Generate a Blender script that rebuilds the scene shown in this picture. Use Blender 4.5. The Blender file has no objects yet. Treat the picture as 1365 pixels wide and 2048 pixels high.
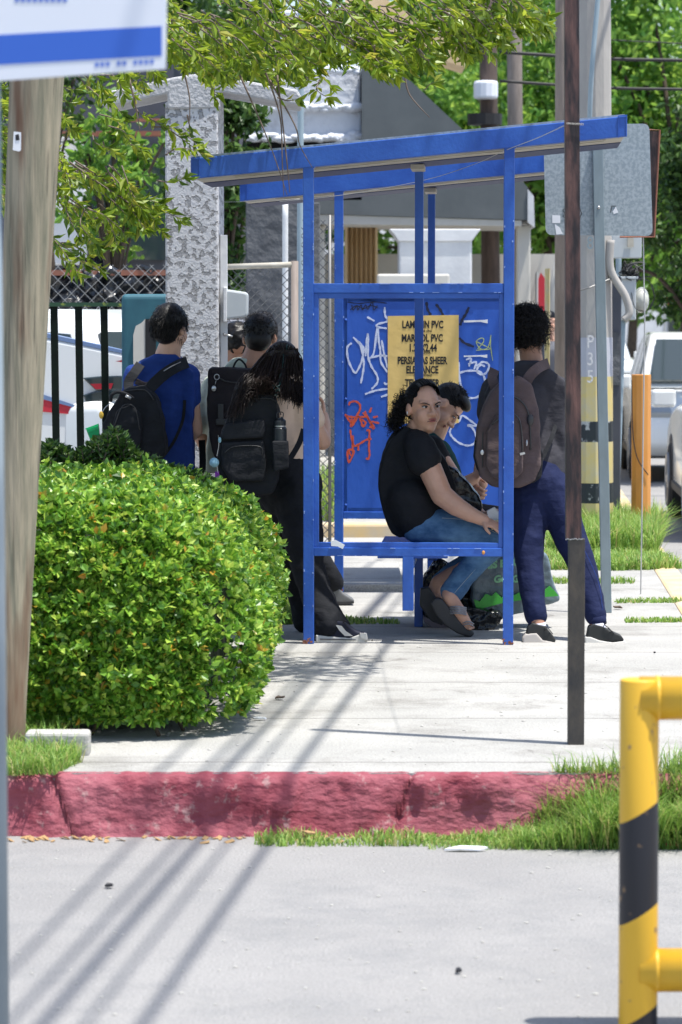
import bpy, math, random
import numpy as np
from mathutils import Vector, Matrix, noise
random.seed(7); rng = np.random.default_rng(7)
R = math.radians
S = bpy.context.scene
COL = S.collection

# ------------------------------------------------------------------ camera, world, sun, exposure
F = 6530.0; PITCH = math.atan(384 / F); CAMZ = 1.59
cam = bpy.data.objects.new('camera', bpy.data.cameras.new('camera')); COL.objects.link(cam)
cam.location = (0, 0, CAMZ); cam.rotation_euler = (math.pi / 2 - PITCH, 0, 0)
cd = cam.data; cd.sensor_fit = 'VERTICAL'; cd.sensor_height = 36; cd.lens = F / 2048 * 36
cd.clip_start = 0.2; cd.clip_end = 600
cd.dof.use_dof = True; cd.dof.focus_distance = 16.3; cd.dof.aperture_fstop = 6.3
S.camera = cam
SUN = Vector((-0.262, 0.12, -1.0)).normalized()          # travel direction of the light
W = bpy.data.worlds.new('World'); S.world = W; W.use_nodes = True
nt = W.node_tree; bg = nt.nodes['Background']
sky = nt.nodes.new('ShaderNodeTexSky'); sky.sky_type = 'NISHITA'; sky.sun_disc = False
sky.sun_elevation = math.asin(-SUN.z); sky.sun_rotation = math.atan2(-SUN.x, -SUN.y)
sky.air_density = 1.0; sky.dust_density = 1.5
nt.links.new(sky.outputs[0], bg.inputs[0]); bg.inputs[1].default_value = 0.15
sl = bpy.data.lights.new('sun', 'SUN'); sl.energy = 4.8; sl.angle = R(0.5); sl.color = (1, 0.965, 0.9)
so = bpy.data.objects.new('sun', sl); COL.objects.link(so); so.location = (3, -2, 12)
so.rotation_euler = SUN.to_track_quat('-Z', 'Y').to_euler()
S.view_settings.view_transform = 'Standard'; S.view_settings.look = 'None'
S.view_settings.exposure = 0.58; S.view_settings.gamma = 1
S.cycles.max_bounces = 6; S.cycles.diffuse_bounces = 3; S.cycles.glossy_bounces = 3
S.cycles.transmission_bounces = 4; S.cycles.transparent_max_bounces = 8
try: S.cycles.use_denoising = True
except Exception: pass

# ------------------------------------------------------------------ picture measurements -> real points
FW = Vector((0, math.cos(PITCH), -math.sin(PITCH))); UP = Vector((0, math.sin(PITCH), math.cos(PITCH)))
C0 = Vector((0, 0, CAMZ))
def ray(px, py): return FW + Vector((1, 0, 0)) * ((px - 682.5) / F) + UP * (-(py - 1024) / F)
def P(px, py, d):
    r = ray(px, py); return C0 + r * (d / r.y)
def G(px, py, z=0.0):
    r = ray(px, py); return C0 + r * ((z - CAMZ) / r.z)
TH = R(2.8); UA = Vector((math.cos(TH), -math.sin(TH), 0)); VA = Vector((math.sin(TH), math.cos(TH), 0)); ZA = Vector((0, 0, 1))

# ------------------------------------------------------------------ materials
MATS = {}
def mat(name, c, rough=0.7, c2=None, scale=8, bump=0.0, bscale=40, metal=0.0, spec=0.5, stretch=(1, 1, 1), sharp=(0.35, 0.65),
        island=None, detail=6, trans=0.0, sss=0.0, bdist=0.01, coat=0.0, coords='Object'):
    m = bpy.data.materials.new(name); m.use_nodes = True; n = m.node_tree; b = n.nodes['Principled BSDF']
    L = n.links.new
    b.inputs['Base Color'].default_value = (*c, 1); b.inputs['Roughness'].default_value = rough
    b.inputs['Metallic'].default_value = metal; b.inputs['Specular IOR Level'].default_value = spec
    if coat: b.inputs['Coat Weight'].default_value = coat; b.inputs['Coat Roughness'].default_value = 0.08
    if sss: b.inputs['Subsurface Weight'].default_value = sss; b.inputs['Subsurface Radius'].default_value = (0.012, 0.005, 0.003)
    tc = n.nodes.new('ShaderNodeTexCoord'); mp = n.nodes.new('ShaderNodeMapping'); mp.inputs['Scale'].default_value = stretch
    L(tc.outputs[coords], mp.inputs[0])
    out = None
    if c2 is not None:
        t = n.nodes.new('ShaderNodeTexNoise'); t.inputs['Scale'].default_value = scale; t.inputs['Detail'].default_value = detail
        t.inputs['Roughness'].default_value = 0.62; L(mp.outputs[0], t.inputs[0])
        cr = n.nodes.new('ShaderNodeValToRGB'); cr.color_ramp.elements[0].position = sharp[0]; cr.color_ramp.elements[1].position = sharp[1]
        cr.color_ramp.elements[0].color = (*c, 1); cr.color_ramp.elements[1].color = (*c2, 1)
        L(t.outputs[0], cr.inputs[0]); L(cr.outputs[0], b.inputs['Base Color']); out = cr.outputs[0]
    if island:
        g = n.nodes.new('ShaderNodeNewGeometry'); cr = n.nodes.new('ShaderNodeValToRGB'); e = cr.color_ramp.elements
        cr.color_ramp.interpolation = 'LINEAR'
        while len(e) < len(island): e.new(0.5)
        for i, (p, cc) in enumerate(island): e[i].position = p; e[i].color = (*cc, 1)
        L(g.outputs['Random Per Island'], cr.inputs[0]); L(cr.outputs[0], b.inputs['Base Color'])
        if trans:
            tr = n.nodes.new('ShaderNodeBsdfTranslucent'); mx = n.nodes.new('ShaderNodeMixShader'); mx.inputs[0].default_value = trans
            hs = n.nodes.new('ShaderNodeHueSaturation'); hs.inputs['Value'].default_value = 1.5; hs.inputs['Hue'].default_value = 0.48
            L(cr.outputs[0], hs.inputs['Color']); L(hs.outputs[0], tr.inputs[0])
            L(b.outputs[0], mx.inputs[1]); L(tr.outputs[0], mx.inputs[2]); L(mx.outputs[0], n.nodes['Material Output'].inputs[0])
    if bump:
        t2 = n.nodes.new('ShaderNodeTexNoise'); t2.inputs['Scale'].default_value = bscale; t2.inputs['Detail'].default_value = 5
        L(mp.outputs[0], t2.inputs[0])
        bp = n.nodes.new('ShaderNodeBump'); bp.inputs['Strength'].default_value = bump; bp.inputs['Distance'].default_value = bdist
        L(t2.outputs[0], bp.inputs['Height']); L(bp.outputs[0], b.inputs['Normal'])
    MATS[name] = m
    return m
M = MATS
mat('blue_paint', (0.015, 0.076, 0.37), 0.40, (0.030, 0.12, 0.48), 4, 0.15, 60, spec=0.5)
mat('blue_chip', (0.30, 0.42, 0.75), 0.5)
mat('panel_blue', (0.018, 0.088, 0.44), 0.42, (0.028, 0.115, 0.52), 3, 0.25, 18, stretch=(1, 1, 0.6))
mat('cream_board', (0.50, 0.47, 0.40), 0.7, (0.36, 0.33, 0.27), 6)
mat('navy_sheet', (0.02, 0.03, 0.10), 0.6)
mat('yellow_paper', (0.72, 0.50, 0.16), 0.6, (0.76, 0.54, 0.19), 5, 0.25, 9, bdist=0.02)
mat('ink', (0.012, 0.012, 0.015), 0.6)
mat('chalk_white', (0.62, 0.68, 0.85), 0.8, (0.25, 0.35, 0.72), 90, sharp=(0.5, 0.75))
mat('paper_white', (0.75, 0.77, 0.8), 0.7)
mat('spray_orange', (0.62, 0.09, 0.035), 0.7, (0.35, 0.06, 0.12), 40, sharp=(0.5, 0.8))
mat('marker_dark', (0.01, 0.016, 0.05), 0.6)
mat('marker_yellow', (0.42, 0.5, 0.18), 0.6)
mat('galvanised', (0.28, 0.33, 0.36), 0.5, (0.40, 0.45, 0.48), 55, metal=0.35, sharp=(0.42, 0.6))
mat('galvanised_post', (0.25, 0.31, 0.34), 0.5, (0.20, 0.25, 0.27), 14, metal=0.3, stretch=(1, 1, 0.3))
mat('rust_paint', (0.016, 0.010, 0.012), 0.5, (0.165, 0.080, 0.065), 6, 0.3, 50, stretch=(2.2, 2.2, 0.45), sharp=(0.46, 0.66))
mat('black_steel', (0.022, 0.022, 0.024), 0.55, (0.075, 0.062, 0.048), 12, 0.2, 40, stretch=(1, 1, 0.5))
mat('stucco_dirty', (0.52, 0.52, 0.53), 0.9, (0.60, 0.60, 0.61), 20, 0.3, 70)
mat('plaster', (0.50, 0.50, 0.51), 0.9, (0.40, 0.40, 0.41), 6, 0.6, 45, bdist=0.02)
mat('white_paint', (0.72, 0.73, 0.74), 0.6, (0.60, 0.61, 0.63), 3, 0.2, 30)
mat('white_flaking', (0.74, 0.77, 0.82), 0.8, (0.50, 0.50, 0.52), 5, 0.6, 14, sharp=(0.55, 0.8), bdist=0.03)
mat('grey_sheet', (0.10, 0.115, 0.12), 0.7, (0.13, 0.145, 0.15), 2)
mat('cream_paint', (0.62, 0.60, 0.55), 0.7, (0.54, 0.52, 0.47), 2)
mat('beige_door', (0.62, 0.44, 0.24), 0.6, (0.70, 0.52, 0.31), 3)
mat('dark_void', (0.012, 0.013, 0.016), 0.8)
mat('dark_wall', (0.07, 0.075, 0.085), 0.8, (0.12, 0.125, 0.135), 5, 0.8, 9, bdist=0.04)
mat('slate_wall', (0.05, 0.055, 0.07), 0.7, (0.075, 0.08, 0.10), 1.5)
mat('grey_wall', (0.34, 0.35, 0.40), 0.9, (0.26, 0.27, 0.31), 10, 0.4, 25)
mat('teal_paint', (0.022, 0.10, 0.14), 0.7, (0.03, 0.13, 0.17), 6)
mat('green_black', (0.004, 0.006, 0.005), 0.6, (0.006, 0.014, 0.009), 12, spec=0.15)
mat('rail_green', (0.02, 0.07, 0.035), 0.5, (0.30, 0.36, 0.06), 25, sharp=(0.58, 0.66), stretch=(0.6, 1, 1))
mat('black_plastic', (0.012, 0.014, 0.018), 0.25, spec=0.7)
mat('wire', (0.16, 0.16, 0.16), 0.5, metal=0.5)
mat('wire_light', (0.45, 0.45, 0.44), 0.5, metal=0.3)
mat('cable_black', (0.012, 0.012, 0.014), 0.6)
mat('rust_rail', (0.32, 0.11, 0.06), 0.7, (0.22, 0.10, 0.07), 10)
mat('pipe_blue_grey', (0.30, 0.38, 0.43), 0.5, (0.25, 0.33, 0.38), 4)
mat('concrete_pole', (0.42, 0.40, 0.37), 0.9, (0.34, 0.32, 0.30), 5, 0.3, 50, stretch=(1, 1, 0.3))
mat('band_yellow', (0.62, 0.50, 0.20), 0.8, (0.50, 0.47, 0.36), 7, sharp=(0.4, 0.75))
mat('band_black', (0.02, 0.028, 0.035), 0.7, (0.40, 0.42, 0.43), 11, sharp=(0.56, 0.6))
mat('band_lilac', (0.44, 0.45, 0.50), 0.8)
mat('dark_wood_pole', (0.06, 0.045, 0.038), 0.9, (0.14, 0.10, 0.085), 6, stretch=(2, 2, 0.3))
mat('grey_wood_pole', (0.18, 0.15, 0.13), 0.9, (0.30, 0.25, 0.22), 6, stretch=(2, 2, 0.3))
mat('orange_paint', (0.62, 0.25, 0.045), 0.45, (0.66, 0.30, 0.08), 6, 0.15, 30, stretch=(1, 1, 0.4))
mat('box_grey', (0.44, 0.48, 0.50), 0.5, (0.50, 0.53, 0.55), 6)
mat('glassy_white', (0.55, 0.55, 0.50), 0.3)
mat('car_white', (0.78, 0.80, 0.80), 0.2, spec=0.5, coat=0.5)
mat('car_glass', (0.03, 0.045, 0.05), 0.05, spec=0.8)
mat('tyre', (0.02, 0.02, 0.022), 0.8)
mat('rim', (0.30, 0.31, 0.33), 0.35, metal=0.6)
mat('lamp_glass', (0.35, 0.37, 0.38), 0.15)
mat('red_paint', (0.55, 0.03, 0.05), 0.35)
mat('red_lamp', (0.35, 0.015, 0.03), 0.25)
mat('blue_grey_paint', (0.16, 0.24, 0.42), 0.4)
mat('sign_white', (0.74, 0.77, 0.84), 0.5)
mat('sign_blue', (0.035, 0.13, 0.56), 0.5)
mat('pole_grey_blue', (0.22, 0.27, 0.31), 0.45, (0.28, 0.33, 0.37), 3)
mat('block', (0.46, 0.45, 0.42), 0.9, (0.36, 0.35, 0.33), 12, 0.5, 40)
mat('yellow_kerb', (0.60, 0.44, 0.22), 0.9, (0.48, 0.42, 0.33), 4)
mat('bag_grey', (0.11, 0.15, 0.18), 0.32, (0.14, 0.19, 0.225), 6, 0.7, 9, spec=0.6, bdist=0.03)
mat('bag_black', (0.010, 0.011, 0.013), 0.22, spec=0.5, bump=0.35, bscale=10, bdist=0.02)
mat('bag_green', (0.06, 0.42, 0.05), 0.4)
mat('bag_print', (0.22, 0.50, 0.28), 0.4)
# people
mat('skin_tan', (0.64, 0.37, 0.26), 0.5, (0.55, 0.30, 0.205), 9, 0.15, 90, sss=0.12, bdist=0.003)
mat('skin_light', (0.62, 0.38, 0.27), 0.5, (0.56, 0.32, 0.22), 9, sss=0.12)
mat('skin_brown', (0.42, 0.22, 0.14), 0.5, (0.36, 0.18, 0.115), 9, sss=0.1)
mat('lips', (0.34, 0.10, 0.085), 0.45)
mat('eye_white', (0.42, 0.39, 0.37), 0.35)
mat('iris', (0.025, 0.014, 0.01), 0.15)
mat('brow', (0.03, 0.022, 0.02), 0.8)
mat('hair_black', (0.007, 0.006, 0.006), 0.45, spec=0.3)
mat('hair_grey', (0.10, 0.095, 0.095), 0.5)
mat('hair_teal', (0.02, 0.07, 0.07), 0.45)
mat('hair_brown', (0.020, 0.012, 0.010), 0.45, spec=0.28)
def cloth(name, c, c2, b=0.5): return mat(name, c, 0.85, c2, 7, b, 7, spec=0.25, bdist=0.035, stretch=(1, 1, 1.6))
cloth('cloth_black', (0.010, 0.011, 0.014), (0.014, 0.015, 0.019))
cloth('cloth_charcoal', (0.042, 0.041, 0.050), (0.036, 0.035, 0.043))
cloth('cloth_blue', (0.014, 0.04, 0.19), (0.018, 0.05, 0.23))
cloth('cloth_sage', (0.46, 0.50, 0.42), (0.40, 0.44, 0.37))
cloth('cloth_tan', (0.74, 0.56, 0.42), (0.68, 0.50, 0.37))
cloth('cloth_green', (0.010, 0.045, 0.042), (0.013, 0.055, 0.05))
cloth('cloth_navy', (0.007, 0.012, 0.048), (0.010, 0.016, 0.060))
cloth('denim', (0.035, 0.095, 0.21), (0.12, 0.24, 0.40))
mat('denim_seam', (0.30, 0.36, 0.42), 0.8)
cloth('pack_black', (0.012, 0.013, 0.016), (0.018, 0.019, 0.023))
cloth('pack_brown', (0.11, 0.080, 0.080), (0.080, 0.058, 0.058))
cloth('pack_dark', (0.028, 0.023, 0.026), (0.022, 0.018, 0.021))
mat('zip', (0.03, 0.03, 0.032), 0.4)
mat('metal_light', (0.55, 0.55, 0.55), 0.3, metal=0.8)
mat('bottle', (0.020, 0.024, 0.030), 0.35)
mat('pompom', (0.30, 0.52, 0.62), 0.95, bump=0.8, bscale=60)
mat('purple', (0.20, 0.02, 0.30), 0.4)
mat('green_plastic', (0.01, 0.36, 0.12), 0.2)
mat('yellow_plastic', (0.70, 0.45, 0.06), 0.4)
mat('sole_white', (0.62, 0.60, 0.56), 0.6)
mat('sole_dirty', (0.50, 0.46, 0.42), 0.7)
mat('sole_black', (0.03, 0.03, 0.033), 0.6)
mat('sole_mauve', (0.20, 0.17, 0.20), 0.7)
mat('shoe_navy', (0.010, 0.012, 0.03), 0.8)
mat('shoe_black', (0.018, 0.02, 0.02), 0.7)
mat('shoe_grey', (0.13, 0.135, 0.14), 0.5)
mat('silver_strap', (0.30, 0.30, 0.33), 0.4, metal=0.4)
mat('sock_white', (0.55, 0.56, 0.66), 0.9)
mat('card_white', (0.70, 0.70, 0.70), 0.6)
mat('card_cream', (0.55, 0.48, 0.30), 0.6)
# leaves
mat('leaf_hedge', (0.1, 0.2, 0.02), 0.38, island=[(0.0, (0.035, 0.11, 0.012)), (0.35, (0.11, 0.27, 0.025)), (0.72, (0.25, 0.45, 0.05)),
    (0.97, (0.44, 0.58, 0.10)), (0.985, (0.50, 0.34, 0.04)), (1.0, (0.50, 0.26, 0.03))], trans=0.3)
mat('leaf_tree', (0.1, 0.2, 0.02), 0.4, island=[(0.0, (0.06, 0.13, 0.012)), (0.5, (0.17, 0.27, 0.02)), (0.9, (0.29, 0.38, 0.035)), (1.0, (0.36, 0.36, 0.06))], trans=0.45)
mat('leaf_far', (0.1, 0.2, 0.02), 0.5, island=[(0.0, (0.06, 0.18, 0.025)), (0.6, (0.15, 0.31, 0.045)), (1.0, (0.27, 0.44, 0.07))], trans=0.45)
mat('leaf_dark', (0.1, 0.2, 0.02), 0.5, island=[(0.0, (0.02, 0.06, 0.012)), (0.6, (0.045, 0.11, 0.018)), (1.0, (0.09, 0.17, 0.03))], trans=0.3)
mat('blade', (0.1, 0.2, 0.02), 0.5, island=[(0.0, (0.09, 0.20, 0.03)), (0.55, (0.20, 0.36, 0.06)), (0.85, (0.34, 0.46, 0.12)), (1.0, (0.42, 0.36, 0.15))], trans=0.35)
mat('bark', (0.12, 0.085, 0.06), 0.9, (0.07, 0.05, 0.038), 12, 0.6, 30)
mat('twig', (0.16, 0.12, 0.10), 0.8)
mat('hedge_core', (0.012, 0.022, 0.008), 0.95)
mat('dry_leaf', (0.35, 0.22, 0.10), 0.8)

def wood_material():
    m = mat('weathered_wood', (0.17, 0.165, 0.115), 0.85, (0.36, 0.31, 0.22), 9, 0.7, 20, stretch=(3, 3, 0.22), sharp=(0.35, 0.62), bdist=0.01)
    n = m.node_tree; b = n.nodes['Principled BSDF']; L = n.links.new
    src = b.inputs['Base Color'].links[0].from_socket
    tc = n.nodes.new('ShaderNodeTexCoord'); mp = n.nodes.new('ShaderNodeMapping'); mp.inputs['Scale'].default_value = (5, 5, 0.7); L(tc.outputs['Object'], mp.inputs[0])
    t = n.nodes.new('ShaderNodeTexNoise'); t.inputs['Scale'].default_value = 2.0; t.inputs['Detail'].default_value = 3; L(mp.outputs[0], t.inputs[0])
    cr = n.nodes.new('ShaderNodeValToRGB'); cr.color_ramp.elements[0].position = 0.5; cr.color_ramp.elements[1].position = 0.68
    L(t.outputs[0], cr.inputs[0]); mx = n.nodes.new('ShaderNodeMixRGB'); L(cr.outputs[0], mx.inputs[0]); L(src, mx.inputs[1]); mx.inputs[2].default_value = (0.16, 0.085, 0.05, 1)
    L(mx.outputs[0], b.inputs['Base Color'])
    w = n.nodes.new('ShaderNodeTexNoise'); w.inputs['Scale'].default_value = 3; w.inputs['Detail'].default_value = 8
    mp2 = n.nodes.new('ShaderNodeMapping'); mp2.inputs['Scale'].default_value = (14, 14, 0.35); L(tc.outputs['Object'], mp2.inputs[0]); L(mp2.outputs[0], w.inputs[0])
    cr2 = n.nodes.new('ShaderNodeValToRGB'); cr2.color_ramp.elements[0].position = 0.33; cr2.color_ramp.elements[1].position = 0.42
    cr2.color_ramp.elements[0].color = (0.25, 0.25, 0.25, 1); L(w.outputs[0], cr2.inputs[0])
    mx2 = n.nodes.new('ShaderNodeMixRGB'); mx2.blend_type = 'MULTIPLY'; mx2.inputs[0].default_value = 0.8
    L(mx.outputs[0], mx2.inputs[1]); L(cr2.outputs[0], mx2.inputs[2]); L(mx2.outputs[0], b.inputs['Base Color'])
wood_material()

def ground_material(name, c, c2, joints=0.0, stain=(0.2, 0.2, 0.19)):
    m = mat(name, c, 0.9, c2, 1.3, 0.5, 55, bdist=0.01, detail=10)
    n = m.node_tree; b = n.nodes['Principled BSDF']; L = n.links.new
    src = b.inputs['Base Color'].links[0].from_socket
    tc = n.nodes.new('ShaderNodeTexCoord')
    t = n.nodes.new('ShaderNodeTexNoise'); t.inputs['Scale'].default_value = 1.6 if joints else 2.2; t.inputs['Detail'].default_value = 12; t.inputs['Roughness'].default_value = 0.75
    L(tc.outputs['Object'], t.inputs[0])
    cr = n.nodes.new('ShaderNodeValToRGB'); cr.color_ramp.elements[0].position = 0.50; cr.color_ramp.elements[1].position = 0.70; L(t.outputs[0], cr.inputs[0])
    mx = n.nodes.new('ShaderNodeMixRGB'); L(cr.outputs[0], mx.inputs[0]); L(src, mx.inputs[1]); mx.inputs[2].default_value = (*stain, 1)
    f = n.nodes.new('ShaderNodeTexNoise'); f.inputs['Scale'].default_value = 130; f.inputs['Detail'].default_value = 3; L(tc.outputs['Object'], f.inputs[0])
    cf = n.nodes.new('ShaderNodeValToRGB'); cf.color_ramp.elements[0].position = 0.3; cf.color_ramp.elements[1].position = 0.62
    cf.color_ramp.elements[0].color = (0.55, 0.55, 0.55, 1); L(f.outputs[0], cf.inputs[0])
    m3 = n.nodes.new('ShaderNodeMixRGB'); m3.blend_type = 'MULTIPLY'; m3.inputs[0].default_value = 0.8; L(mx.outputs[0], m3.inputs[1]); L(cf.outputs[0], m3.inputs[2])
    last = m3.outputs[0]
    if joints:
        sx = n.nodes.new('ShaderNodeSeparateXYZ'); L(tc.outputs['Object'], sx.inputs[0])
        wn = n.nodes.new('ShaderNodeTexNoise'); wn.inputs['Scale'].default_value = 3; wn.inputs['Detail'].default_value = 6; L(tc.outputs['Object'], wn.inputs[0])
        for ax, per in (('Y', joints),):
            a = n.nodes.new('ShaderNodeMath'); a.operation = 'MULTIPLY_ADD'; a.inputs[1].default_value = 1 / per; L(sx.outputs[ax], a.inputs[0])
            a2 = n.nodes.new('ShaderNodeMath'); a2.operation = 'MULTIPLY'; a2.inputs[1].default_value = 0.03; L(wn.outputs[0], a2.inputs[0]); L(a2.outputs[0], a.inputs[2])
            fr = n.nodes.new('ShaderNodeMath'); fr.operation = 'FRACT'; L(a.outputs[0], fr.inputs[0])
            lt = n.nodes.new('ShaderNodeMath'); lt.operation = 'LESS_THAN'; lt.inputs[1].default_value = 0.009; L(fr.outputs[0], lt.inputs[0])
            mj = n.nodes.new('ShaderNodeMixRGB'); L(lt.outputs[0], mj.inputs[0]); L(last, mj.inputs[1]); mj.inputs[2].default_value = (0.10, 0.095, 0.085, 1)
            last = mj.outputs[0]
    if joints:
        wp = n.nodes.new('ShaderNodeTexNoise'); wp.inputs['Scale'].default_value = 2.5; wp.inputs['Detail'].default_value = 6; L(tc.outputs['Object'], wp.inputs[0])
        va = n.nodes.new('ShaderNodeVectorMath'); va.operation = 'MULTIPLY_ADD'; va.inputs[1].default_value = (.5, .5, 0); L(wp.outputs['Color'], va.inputs[0]); L(tc.outputs['Object'], va.inputs[2])
        vo = n.nodes.new('ShaderNodeTexVoronoi'); vo.feature = 'DISTANCE_TO_EDGE'; vo.inputs['Scale'].default_value = 0.75; L(va.outputs[0], vo.inputs['Vector'])
        lt = n.nodes.new('ShaderNodeMath'); lt.operation = 'LESS_THAN'; lt.inputs[1].default_value = 0.006; L(vo.outputs['Distance'], lt.inputs[0])
        cm = n.nodes.new('ShaderNodeMath'); cm.operation = 'MULTIPLY'; L(lt.outputs[0], cm.inputs[0]); L(cr.outputs[0], cm.inputs[1])
        mj = n.nodes.new('ShaderNodeMixRGB'); L(cm.outputs[0], mj.inputs[0]); L(last, mj.inputs[1]); mj.inputs[2].default_value = (0.12, 0.11, 0.10, 1); last = mj.outputs[0]
    L(last, b.inputs['Base Color'])
ground_material('pavement', (0.455, 0.445, 0.42), (0.37, 0.365, 0.345), joints=1.3, stain=(0.24, 0.23, 0.21))
ground_material('asphalt', (0.315, 0.308, 0.300), (0.27, 0.265, 0.26), stain=(0.24, 0.24, 0.24))

def stucco_material():
    m = mat('rough_stucco', (0.56, 0.56, 0.57), 0.9); n = m.node_tree; b = n.nodes['Principled BSDF']; L = n.links.new
    tc = n.nodes.new('ShaderNodeTexCoord')
    t = n.nodes.new('ShaderNodeTexNoise'); t.inputs['Scale'].default_value = 30; t.inputs['Detail'].default_value = 7; L(tc.outputs['Object'], t.inputs[0])
    cr = n.nodes.new('ShaderNodeValToRGB'); cr.color_ramp.elements[0].position = 0.41; cr.color_ramp.elements[1].position = 0.47
    L(t.outputs[0], cr.inputs[0])
    mc = n.nodes.new('ShaderNodeMixRGB'); L(cr.outputs[0], mc.inputs[0]); mc.inputs[1].default_value = (0.33, 0.33, 0.34, 1); mc.inputs[2].default_value = (0.57, 0.57, 0.585, 1)  # hollows coloured darker: small shadows of the relief put into the colour
    L(mc.outputs[0], b.inputs['Base Color'])
    f = n.nodes.new('ShaderNodeTexNoise'); f.inputs['Scale'].default_value = 90; L(tc.outputs['Object'], f.inputs[0])
    ad = n.nodes.new('ShaderNodeMath'); ad.operation = 'MULTIPLY_ADD'; ad.inputs[1].default_value = 0.35; L(f.outputs[0], ad.inputs[0]); L(cr.outputs[0], ad.inputs[2])
    bp = n.nodes.new('ShaderNodeBump'); bp.inputs['Strength'].default_value = 1.0; bp.inputs['Distance'].default_value = 0.012; L(ad.outputs[0], bp.inputs['Height']); L(bp.outputs[0], b.inputs['Normal'])
stucco_material()
def kerb_material():
    m = mat('kerb_red', (0.215, 0.028, 0.046), 0.75, (0.31, 0.085, 0.11), 5, 0.9, 26, bdist=0.02, stretch=(0.6, 1, 1))
    n = m.node_tree; b = n.nodes['Principled BSDF']; L = n.links.new
    src = b.inputs['Base Color'].links[0].from_socket
    tc = n.nodes.new('ShaderNodeTexCoord'); t = n.nodes.new('ShaderNodeTexNoise'); t.inputs['Scale'].default_value = 14; t.inputs['Detail'].default_value = 12; t.inputs['Roughness'].default_value = 0.7
    L(tc.outputs['Object'], t.inputs[0]); cr = n.nodes.new('ShaderNodeValToRGB'); cr.color_ramp.elements[0].position = 0.58; cr.color_ramp.elements[1].position = 0.66
    L(t.outputs[0], cr.inputs[0]); mx = n.nodes.new('ShaderNodeMixRGB'); L(cr.outputs[0], mx.inputs[0]); L(src, mx.inputs[1]); mx.inputs[2].default_value = (0.36, 0.20, 0.20, 1)
    L(mx.outputs[0], b.inputs['Base Color'])
kerb_material()
def stripe_material():
    m = mat('barrier_stripes', (0.74, 0.43, 0.03), 0.45, spec=0.5); n = m.node_tree; b = n.nodes['Principled BSDF']; L = n.links.new
    tc = n.nodes.new('ShaderNodeTexCoord'); sx = n.nodes.new('ShaderNodeSeparateXYZ'); L(tc.outputs['Object'], sx.inputs[0])
    a = n.nodes.new('ShaderNodeMath'); a.operation = 'MULTIPLY_ADD'; a.inputs[1].default_value = -0.62; L(sx.outputs['X'], a.inputs[0]); L(sx.outputs['Z'], a.inputs[2])
    c = n.nodes.new('ShaderNodeMath'); c.operation = 'MULTIPLY_ADD'; c.inputs[1].default_value = 1 / 0.52; c.inputs[2].default_value = 0.42; L(a.outputs[0], c.inputs[0])
    fr = n.nodes.new('ShaderNodeMath'); fr.operation = 'FRACT'; L(c.outputs[0], fr.inputs[0])
    g = n.nodes.new('ShaderNodeMath'); g.operation = 'GREATER_THAN'; g.inputs[1].default_value = 0.5; L(fr.outputs[0], g.inputs[0])
    g2 = n.nodes.new('ShaderNodeMath'); g2.operation = 'GREATER_THAN'; g2.inputs[1].default_value = 0.60; L(sx.outputs['Z'], g2.inputs[0])
    g3 = n.nodes.new('ShaderNodeMath'); g3.operation = 'MAXIMUM'; L(g.outputs[0], g3.inputs[0]); L(g2.outputs[0], g3.inputs[1])
    mx = n.nodes.new('ShaderNodeMixRGB'); L(g3.outputs[0], mx.inputs[0]); mx.inputs[1].default_value = (0.012, 0.013, 0.02, 1); mx.inputs[2].default_value = (0.74, 0.43, 0.03, 1)
    w = n.nodes.new('ShaderNodeTexNoise'); w.inputs['Scale'].default_value = 22; w.inputs['Detail'].default_value = 8; L(tc.outputs['Object'], w.inputs[0])
    cw_ = n.nodes.new('ShaderNodeValToRGB'); cw_.color_ramp.elements[0].position = 0.64; cw_.color_ramp.elements[1].position = 0.70; L(w.outputs[0], cw_.inputs[0])
    m4 = n.nodes.new('ShaderNodeMixRGB'); L(cw_.outputs[0], m4.inputs[0]); L(mx.outputs[0], m4.inputs[1]); m4.inputs[2].default_value = (0.28, 0.17, 0.08, 1)
    L(m4.outputs[0], b.inputs['Base Color'])
    return m
stripe_material(); mat('barrier_yellow', (0.74, 0.43, 0.03), 0.45, (0.62, 0.35, 0.03), 9)

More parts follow.
